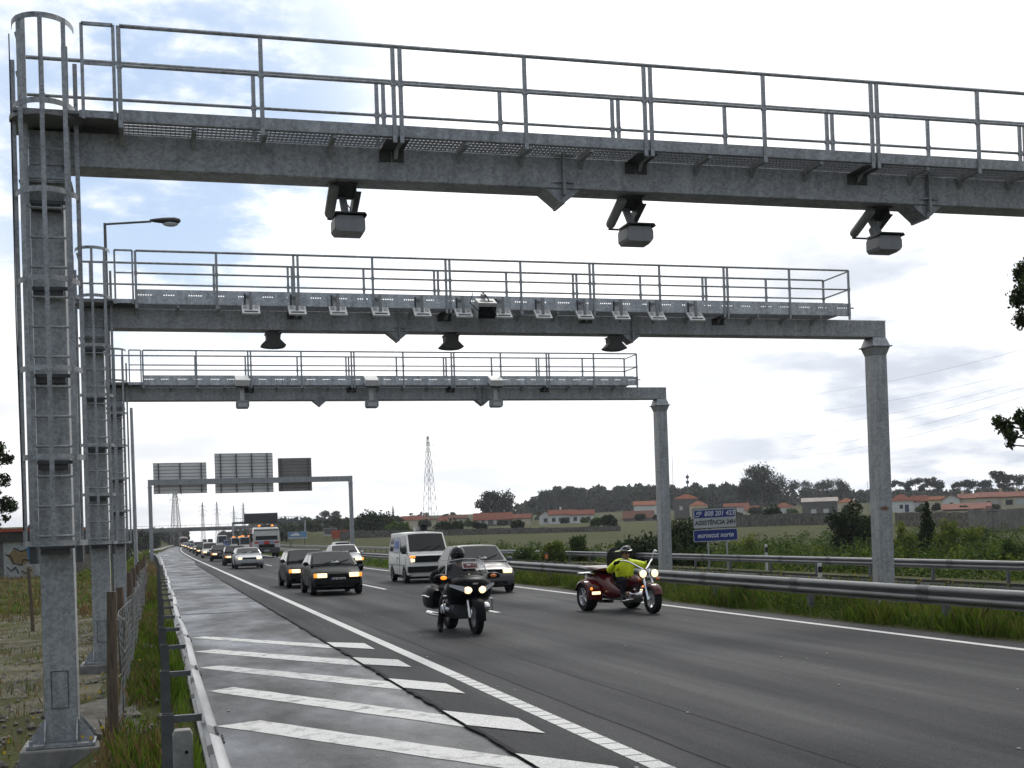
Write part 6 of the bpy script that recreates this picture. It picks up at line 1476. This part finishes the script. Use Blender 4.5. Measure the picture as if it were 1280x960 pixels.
def person(name, loc, rz, label, J, jacket, trousers, helmet='full', puff=1.):
    """J: joints in local metres, forward is -Y; the wearer's right is -X"""
    V = lambda k: tuple(J[k])
    P, E, Rr = [], [], []; idx = {}
    def node(k, r, frm=None):
        idx[k] = len(P); P.append(V(k)); Rr.append(r)
        if frm: E.append((idx[frm], idx[k]))
    node('pelvis', (.135, .11)); node('belly', (.135, .105), 'pelvis'); node('chest', (.15, .11), 'belly'); node('neck0', .062, 'chest'); node('neck1', .056, 'neck0'); node('head', (.078, .088), 'neck1'); node('crown', .062, 'head')
    for s in 'RL':
        node('sh'+s, .066, 'chest'); node('el'+s, .046, 'sh'+s); node('wr'+s, .030, 'el'+s)
        node('hip'+s, .092, 'pelvis'); node('kn'+s, .062, 'hip'+s); node('an'+s, .044, 'kn'+s); node('toe'+s, .038, 'an'+s)
    base = (list(P), list(E), list(Rr)); wr = {s: idx['wr'+s] for s in 'RL'}
    for s in 'RL':
        d = Vector(J['wr'+s])-Vector(J['el'+s]); hand(P, E, Rr, wr[s], J['wr'+s], J.get('hd'+s, d), (1 if s == 'R' else -1, 0, 0), (0, 0, 1))
    o = skin(name, P, E, Rr, 0, SKIN, None); o.location = loc; o.rotation_euler = (0, 0, rz); tag(o, label, 'person')
    # jacket
    k = [i for n, i in idx.items() if n in ('pelvis', 'belly', 'chest', 'neck0', 'shR', 'elR', 'wrR', 'shL', 'elL', 'wrL')]; mp = {q: n for n, q in enumerate(k)}
    rs = []
    for q in k:
        r = base[2][q]; n = [a for a, b in idx.items() if b == q][0]; f = {'neck0': 1.12, 'wrR': 1.5, 'wrL': 1.5, 'elR': 1.55, 'elL': 1.55, 'shR': 1.32, 'shL': 1.32, 'pelvis': 1.22, 'belly': 1.28, 'chest': 1.22}[n]*puff
        rs.append(tuple(x*f for x in r) if isinstance(r, tuple) else r*f)
    skin('jacket', [base[0][q] for q in k], [(mp[a], mp[b]) for a, b in base[1] if a in mp and b in mp], rs, 0, jacket, o)
    k = [idx[n] for n in ('pelvis', 'hipR', 'knR', 'anR', 'hipL', 'knL', 'anL')]; mp = {q: n for n, q in enumerate(k)}
    rs = [tuple(x*1.1 for x in base[2][q]) if isinstance(base[2][q], tuple) else base[2][q]*1.24 for q in k]
    skin('trousers', [base[0][q] for q in k], [(mp[a], mp[b]) for a, b in base[1] if a in mp and b in mp], rs, 0, trousers, o)
    for s in 'RL':
        a, t, kn = Vector(J['an'+s]), Vector(J['toe'+s]), Vector(J['kn'+s]); u = a+(kn-a).normalized()*.16; he = a+(a-t).normalized()*.05-Vector((0, 0, .0))
        skin('boot', [tuple(u), tuple(a), tuple(t), tuple(t+(t-a).normalized()*.05), tuple(he)], [(0, 1), (1, 2), (2, 3), (1, 4)], [.060, .056, .050, .040, .045], 1, CL_BOOT, o)
        GP, GE, GR = [J['wr'+s]], [], [.040]; d = Vector(J['wr'+s])-Vector(J['el'+s]); back = Vector(J['wr'+s])-d.normalized()*.07; GP.append(tuple(back)); GE.append((0, 1)); GR.append(.046)
        hand(GP, GE, GR, 0, J['wr'+s], J.get('hd'+s, d), (1 if s == 'R' else -1, 0, 0), (0, 0, 1), .004)
        skin('glove', [tuple(p) for p in GP], GE, GR, 0, CL_BLK, o)
    hx, hy, hz = J['head']
    if helmet == 'full':
        h = MB(); h.ball((hx, hy, hz+.03), (.135, .155, .155), 20, 14); ho = h.build('helmet', HELM_B, o, 60)
        v = MB(); v.ball((hx, hy-.022, hz+.045), (.122, .142, .062), 18, 8); v.build('visor', GLASS, ho, 60)
        cg = MB(); cg.ball((hx, hy-.06, hz-.075), (.09, .10, .055), 14, 8); cg.build('chin_guard', HELM_B, ho, 60)
    else:
        h = MB(); n, m = 22, 10; rings = []
        for i in range(m+1):                               # open faced shell: cut away over the face
            ring = []
            for k_ in range(n):
                a = 2*math.pi*k_/n; front = max(0., -math.sin(a)); low = -.45+.62*min(1., front*1.6); t = math.asin(low)+(math.pi/2-math.asin(low))*i/m
                c = max(math.cos(t), .02); ring.append((hx+.138*c*math.cos(a), hy+.152*c*math.sin(a)+.01, hz+.045+.15*math.sin(t)))
            rings.append(ring)
        h.loft(rings, True, False); ho = h.build('helmet', HELM_B, o, 60)
        r = MB(); r.tube([(hx+.140*math.cos(a), hy+.01+.155*math.sin(a), hz+.07+.03*abs(math.cos(a))) for a in [-math.pi*i/16 for i in range(17)]], .011, 6); r.tube([(hx-.13, hy+.0, hz+.09), (hx-.09, hy-.05, hz+.175), (hx, hy-.06, hz+.20), (hx+.09, hy-.05, hz+.175), (hx+.13, hy, hz+.09)], .009, 6); r.build('trim', HELM_S, ho)
        f = MB(); f.ball((hx, hy-.098, hz-.012), (.016, .024, .028), 8, 6); f.build('nose', SKIN, o)
        for s in (-1, 1):
            e = MB(); e.ball((hx+s*.034, hy-.085, hz+.022), (.03, .014, .02), 10, 6); e.build('sunglass_lens', GLASS, o)
            e = MB(); e.ball((hx+s*.084, hy+.012, hz-.01), (.012, .026, .034), 8, 6); e.build('ear', SKIN, o)
        mo = MB(); mo.ball((hx, hy-.082, hz-.058), (.026, .010, .007), 8, 6); mo.build('mouth', mat('lips', (.28, .10, .09), .5, 0, .1, 9), o)
    return o

# ------------------------------------------------------------------ touring motorcycle
def sup(w, z0, z1, y, n=18, e=.75, top=0.):
    zc, h = (z0+z1)/2, (z1-z0)/2; P = []
    for i in range(n):
        t = 2*math.pi*i/n; c, s = math.cos(t), math.sin(t); P.append((w*math.copysign(abs(c)**e, c)*(1-top*(.5+.5*s)), y, zc+h*math.copysign(abs(s)**e, s)))
    return P
MX, MY, MRZ = 5.46, 22.80, .05
def motorcycle():
    k = empty('touring_motorcycle', (MX, MY, 0), 'black touring motorcycle with two lit headlamps and windscreen, nearest vehicle in the left lane', 'motorcycle', MRZ)
    BP = P_BLK
    wheel(k, 0, -.84, .315, .135, 26, RIM, 5); wheel(k, 0, .86, .315, .18, 26, RIM, 5)
    f = MB(); rings = []
    for i in range(9):
        a = R(-10+200*i/8); r = .345; rings.append([(x*.095, -.84-r_*math.cos(a), .315+r_*math.sin(a)) for x, r_ in ((-1, r-.05), (-.9, r), (0, r+.018), (.9, r), (1, r-.05))])
    f.loft(rings[0:7], False, False); f.build('front_mudguard', BP, k, 50)
    fk = MB()
    for s in (-1, 1): fk.tube([(s*.105, -.84, .315), (s*.10, -.62, .80)], .028, 10); fk.tube([(s*.105, -.845, .30), (s*.102, -.77, .47)], .036, 10)
    fk.build('fork', CHROME, k)
    fa = MB(); fa.loft([sup(.10, .74, .90, -.86), sup(.24, .66, .98, -.80), sup(.36, .60, 1.03, -.68), sup(.43, .52, 1.06, -.48), sup(.43, .44, 1.02, -.25), sup(.36, .40, .92, -.05)]); fa.build('fairing', BP, k, 60)
    lo = MB(); lo.loft([sup(.30, .26, .60, -.42), sup(.36, .24, .66, -.2), sup(.34, .22, .66, .15), sup(.25, .26, .6, .4)]); lo.build('engine', DARKM, k, 50)
    for s in (-1, 1):
        c = MB(); c.lathe([(0, 0), (.10, 0), (.11, s*.03), (.10, s*.16), (.07, s*.19), (0, s*.19)], 'x', (s*.27, -.16, .44), 14); c.tube([(s*.30, -.30, .40), (s*.46, -.36, .40), (s*.47, -.36, .60), (s*.32, -.30, .64)], .018, 8); c.build('engine_guard', CHROME, k, 40)
        h = MB(); h.ball((s*.125, -.81, .80), (.085, .08, .07), 14, 8); ho = h.build('headlamp', LAMPW, k)
        h = MB(); h.loft([[(s*(.20+.22*t), -.83+.20*t+dy, .82+.07*t+dz) for dy, dz in ((-.02, -.055+.03*t), (.02, -.05+.03*t), (.03, .045-.03*t), (-.03, .05-.03*t))] for t in (0, .5, 1)]); h.build('lamp_lens', LENS, k, 30)
        m = MB(); m.loft([sup(.02, 1.0-.02, 1.0+.02, 0), sup(.02, 1., 1.01, 0)]); 
        m = MB(); m.ball((s*.50, -.36, 1.03), (.145, .10, .065), 14, 8); m.tube([(s*.34, -.38, .99), (s*.45, -.37, 1.02)], .035, 8); mo = m.build('mirror', BP, k)
        a = MB(); a.ball((s*.475, -.452, 1.025), (.065, .03, .036), 12, 6); a.build('indicator', LAMPO if s < 0 else AMBER, mo)
        b = MB(); b.loft([sup(.09, .44, .76, .42), sup(.14, .40, .82, .55), sup(.15, .40, .84, .95), sup(.10, .46, .78, 1.12)]); bo = b.build('pannier', BP, k, 60); bo.location = (s*.37, 0, 0)
        ch = MB(); ch.tube([(s*.30, .1, .30), (s*.36, .6, .30), (s*.37, 1.15, .31)], .042, 10); ch.build('exhaust', CHROME, k)
        tr = MB(); tr.tube([(s*.50, .50, .64), (s*.535, .75, .66), (s*.52, 1.0, .64)], .016, 6); tr.tube([(s*.40, -.45, .70), (s*.435, -.28, .68)], .016, 6); tr.tube([(s*.39, -.42, .62), (s*.43, -.26, .60)], .014, 6); tr.build('chrome_trim', CHROME, k)
        g = MB(); g.tube([(s*.30, -.28, 1.02), (s*.42, -.10, 1.0)], .018, 8); g.build('grip', RUBBER, k)
    t = MB(); t.loft([sup(.14, .62, .90, -.25), sup(.20, .60, .95, -.05), sup(.16, .60, .86, .2)]); t.build('fuel_tank', BP, k, 60)
    s = MB(); s.loft([sup(.15, .70, .80, .12), sup(.20, .70, .80, .3), sup(.20, .72, .86, .55), sup(.21, .74, .88, .9)]); s.loft([sup(.19, .86, 1.2, .90), sup(.19, .86, 1.22, .98)]); s.build('seat', CL_BLK, k, 60)
    b = MB(); b.loft([sup(.27, .86, 1.10, 1.0), sup(.31, .82, 1.16, 1.08), sup(.28, .84, 1.12, 1.34)]); b.build('top_box', BP, k, 60)
    sc = MB(); A = []
    for i in range(9):
        t_ = -1+2*i/8; A.append([(t_*.43*(1-.22*q), -.58+.16*t_*t_+.24*q, 1.0+.36*q*(1-.14*t_*t_)) for q in (0, .33, .66, 1)])
    sc.loft(A, False, False)
    if 'screen_clear' not in MATS:
        m, N, L, bs = new_mat('screen_clear'); tr = N.new('ShaderNodeBsdfTransparent'); tr.inputs[0].default_value = (.62, .64, .66, 1); gl = N.new('ShaderNodeBsdfGlossy'); gl.inputs['Roughness'].default_value = .08
        fr = N.new('ShaderNodeFresnel'); fr.inputs[0].default_value = 1.5; ms = N.new('ShaderNodeMixShader'); L.new(fr.outputs[0], ms.inputs[0]); L.new(tr.outputs[0], ms.inputs[1]); L.new(gl.outputs[0], ms.inputs[2])
        out = [q for q in N if q.type == 'OUTPUT_MATERIAL'][0]; L.new(ms.outputs[0], out.inputs[0])
    wo = sc.build('windscreen', MATS['screen_clear'], k, 60)
    rm = MB()
    for s in (0, 8): rm.tube(A[s], .009, 6)
    rm.tube([a_[3] for a_ in A], .007, 6); rm.build('screen_edge', LENS, wo)
    st = MB(); st.obox((.03, -.47, 1.235), (.30, .006, .13), (R(-31), 0, R(0))); so_ = st.build('sticker', PLATEW, k, 0)
    st = MB(); st.obox((.03, -.4755, 1.232), (.265, .004, .095), (R(-31), 0, 0)); st.build('sticker_field', mat('sticker_maroon', (.16, .03, .03), .5, 0, .4, 25), so_, 0)
    st = MB(); st.lathe([(.022, 0), (.034, 0), (.034, .004), (.022, .004)], 'y', (.115, -.4835, 1.236), 14); st.obox((.0, -.482, 1.245), (.08, .003, .025), (R(-31), 0, 0)); st.obox((-.03, -.479, 1.215), (.12, .003, .012), (R(-31), 0, 0)); st.build('sticker_marks', PLATEW, so_, 0)
    n = MB(); n.box(-.05, .05, -.865, -.85, .90, .93); n.build('nose_trim', CHROME, k, 0)
motorcycle()
def add(p, q): return tuple(a+b for a, b in zip(p, q))
J1 = {'pelvis': (0, .30, .82), 'belly': (0, .27, .95), 'chest': (-.01, .20, 1.15), 'neck0': (-.01, .14, 1.28), 'neck1': (-.02, .11, 1.33), 'head': (-.05, .07, 1.41), 'crown': (-.05, .08, 1.50),
      'shR': (-.19, .18, 1.17), 'shL': (.19, .18, 1.17), 'elR': (-.37, .08, 1.0), 'elL': (.37, .08, 1.0), 'wrR': (-.40, -.10, 1.03), 'wrL': (.40, -.10, 1.03), 'hdR': (.1, -1, -.1), 'hdL': (-.1, -1, -.1),
      'hipR': (-.11, .26, .80), 'hipL': (.11, .26, .80), 'knR': (-.38, -.02, .60), 'knL': (.30, -.22, .66), 'anR': (-.42, .10, .11), 'anL': (.33, .02, .36), 'toeR': (-.46, -.06, .05), 'toeL': (.35, -.12, .33)}
person('person', (MX, MY, 0), MRZ, 'rider in black leathers and black helmet, right foot down, on the touring motorcycle', J1, CL_BLK, CL_BLK, 'full')

# ------------------------------------------------------------------ three wheeled motorcycle
TX, TY, TRZ = 9.90, 25.68, .12
def trike():
    k = empty('trike', (TX, TY, 0), 'burgundy three wheeled motorcycle with high chrome handlebar and twin lit headlamps', 'trike', TRZ)
    wheel(k, 0, -1.12, .325, .15, 26, RIM, 8)
    for s in (-1, 1):
        wheel(k, s*.60, 1.02, .34, .27, 26, RIM)
        f = MB(); rings = []
        for i in range(11):
            a = R(-8+170*i/10); r = .385
            rings.append([(s*x, 1.02-r_*math.cos(a), .34+r_*math.sin(a)) for x, r_ in ((.40, r-.05), (.42, r+.015), (.60, r+.03), (.74, r+.01), (.765, r-.04))])
        f.loft(rings, False, False); b_ = [p for p in rings[0]]; f.build('rear_mudguard', P_RED, k, 50)
        fp = MB(); fp.box(min(s*.40, s*.76), max(s*.40, s*.76), .60, .66, .27, .52); fo = fp.build('mudguard_front', P_RED, k, 0, .02)
        q = MB(); q.box(s*.57-.11, s*.57+.11, .575, .60, .40, .47); q.build('fog_lamp', LAMPW, k, 0, .01)
        q = MB(); q.ball((s*.70, .575, .545), (.035, .02, .035), 10, 6); q.build('indicator', LAMPO, k)
        q = MB(); q.ball((s*.36, .56, .53), (.028, .03, .028), 10, 6); q.build('indicator', LAMPO, k)
        h = MB(); h.ball((s*.15, -.98, .905), (.088, .05, .088), 16, 10); ho = h.build('headlamp', LAMPW, k)
        h = MB(); h.lathe([(.088, 0), (.098, .0), (.095, .07), (.05, .14), (0, .15)], 'y', (s*.15, -.985, .905), 18); h.build('lamp_shell', CHROME, ho, 40)
        q = MB(); q.ball((s*.235, -.97, .775), (.05, .03, .034), 10, 6); q.build('indicator', AMBER, k)
        fk = MB(); fk.tube([(s*.105, -1.12, .325), (s*.095, -.80, 1.0)], .026, 10); fk.tube([(s*.105, -1.125, .31), (s*.1, -1.02, .53)], .036, 10); fk.build('fork_leg', CHROME, k)
        hb = MB(); hb.tube([(s*.03, -.78, 1.0), (s*.10, -.74, 1.04), (s*.28, -.58, 1.17), (s*.37, -.48, 1.21), (s*.42, -.28, 1.18)], .018, 10); hb.build('handlebar', CHROME, k)
        g = MB(); g.tube([(s*.405, -.36, 1.196), (s*.427, -.22, 1.172)], .023, 10); g.build('grip', RUBBER, k)
        pg = MB(); pg.tube([(s*.12, -.42, .30), (s*.40, -.42, .30)], .016, 8); pg.box(s*.38-.06, s*.38+.06, -.52, -.30, .285, .30); pg.build('footboard', CHROME, k)
        ex = MB(); ex.tube([(s*.30, .30, .24), (s*.34, .8, .22), (s*.34, 1.35, .24)], .04, 10); ex.build('exhaust', CHROME, k)
        if s < 0: continue
        mr = MB(); mr.tube([(s*.37, -.48, 1.21), (s*.39, -.50, 1.34), (s*.42, -.50, 1.37)], .012, 6); mr.ball((s*.45, -.50, 1.39), (.06, .018, .04), 12, 6); mr.build('mirror', CHROME, k)
    fm = MB(); rings = []
    for i in range(9):
        a = R(20+150*i/8); r = .36; rings.append([(x*.10, -1.12-r_*math.cos(a), .325+r_*math.sin(a)) for x, r_ in ((-1, r-.06), (-.9, r), (0, r+.02), (.9, r), (1, r-.06))])
    fm.loft(rings, False, False); fm.build('front_mudguard', P_RED, k, 50)
    fr = MB(); fr.tube([(0, -.76, .98), (0, -.45, .55), (0, -.3, .34)], .05, 10); fr.tube([(-.14, -.3, .32), (-.2, .4, .30), (-.3, 1.0, .34)], .04, 8); fr.tube([(.14, -.3, .32), (.2, .4, .30), (.3, 1.0, .34)], .04, 8); fr.tube([(-.45, 1.02, .34), (.45, 1.02, .34)], .05, 8); fr.build('frame', DARKM, k)
    bx = MB(); bx.box(-.18, .18, -.35, .15, .22, .46); bx.build('engine', DARKM, k, 0, .03)
    en = MB(); en.lathe([(0, -.22), (.09, -.22), (.10, -.16), (.10, .16), (.09, .22), (0, .22)], 'x', (0, -.36, .40), 14); en.build('engine_cover', CHROME, k)
    tk = MB(); tk.loft([sup(.08, .62, .78, -.62), sup(.15, .58, .86, -.40), sup(.17, .52, .80, -.1), sup(.14, .45, .62, .15)]); tk.build('fuel_tank', P_RED, k, 60)
    bo = MB(); bo.loft([sup(.22, .30, .52, .05), sup(.34, .28, .62, .30), sup(.40, .28, .80, .62), sup(.44, .34, .96, .95), sup(.44, .40, .98, 1.35), sup(.40, .46, .94, 1.55)]); bo.build('body', P_RED, k, 60)
    dk = MB(); dk.loft([sup(.46, .94, 1.02, .72), sup(.50, .96, 1.06, 1.0), sup(.52, .98, 1.06, 1.62)]); dk.build('rear_deck', P_RED, k, 50)
    tr = MB(); tr.loft([sup(.50, .86, .90, .95), sup(.56, .87, .91, 1.62)]); tr.build('deck_trim', CHROME, k, 50)
    se = MB(); se.loft([sup(.17, .58, .66, .02), sup(.21, .56, .67, .2), sup(.21, .58, .72, .42)]); se.loft([sup(.19, .66, .98, .44), sup(.18, .68, 1.0, .52)]); se.build('seat', CL_BLK, k, 60)
    br = MB(); rings = []
    for dy, sc_ in ((-.055, .88), (-.03, 1.), (.03, 1.), (.055, .88)):
        rings.append([(.205*sc_*math.cos(t)-.02, .66+dy+.10*math.sin(t)*.5, 1.17+.33*sc_*math.sin(t)) for t in [2*math.pi*i/24 for i in range(24)]])
    br.loft(rings); br.build('passenger_backrest', CL_BLK, k, 50)
    gr = MB(); gr.tube([(-.10, .70, 1.36), (-.06, .52, 1.40), (.06, .5, 1.42), (.16, .55, 1.36), (.18, .70, 1.2)], .012, 8); gr.build('grab_rail', CHROME, k)
    k.scale = (.93, .93, .93)
    dl = MB(); dl.box(-.09, .09, -.93, -.90, .68, .72); dl.build('lamp_bar', CHROME, k, 0)
trike()
J2 = {'pelvis': (0, .22, .72), 'belly': (0, .21, .87), 'chest': (0, .18, 1.08), 'neck0': (0, .13, 1.21), 'neck1': (0, .10, 1.26), 'head': (-.02, .06, 1.345), 'crown': (-.02, .07, 1.43),
      'shR': (-.20, .17, 1.12), 'shL': (.20, .17, 1.12), 'elR': (-.47, .10, .96), 'elL': (.48, .0, 1.04), 'wrR': (-.43, -.16, 1.14), 'wrL': (.44, -.15, 1.14), 'hdR': (.08, -1, .45), 'hdL': (-.08, -1, .45),
      'hipR': (-.12, .16, .72), 'hipL': (.12, .16, .72), 'knR': (-.27, -.26, .74), 'knL': (.27, -.26, .74), 'anR': (-.36, -.34, .38), 'anL': (.36, -.34, .38), 'toeR': (-.38, -.47, .335), 'toeL': (.38, -.47, .335)}
tr_ = person('person', (TX, TY, 0), TRZ, 'rider in lime yellow jacket and open faced helmet reaching up to the trike handlebar', J2, CL_LIME, CL_NAVY, 'open', 1.38); tr_.scale = (.93, .93, .93)

# ------------------------------------------------------------------ damp air that pales the far wood and houses
hz = MB(); hz.box(-570, 1120, -65, 1050, -4, 60); ho_ = hz.build('haze', bpy.data.materials.new('haze_air'), None, 0); tag(ho_, kind='stuff')
hm = ho_.data.materials[0]; hm.use_nodes = True
for n_ in list(hm.node_tree.nodes):
    if n_.type == 'BSDF_PRINCIPLED': hm.node_tree.nodes.remove(n_)
pv = hm.node_tree.nodes.new('ShaderNodeVolumePrincipled'); pv.inputs['Color'].default_value = (.88, .92, 1, 1); pv.inputs['Density'].default_value = .00016; pv.inputs['Anisotropy'].default_value = .2
hm.node_tree.links.new(pv.outputs[0], [n_ for n_ in hm.node_tree.nodes if n_.type == 'OUTPUT_MATERIAL'][0].inputs['Volume'])
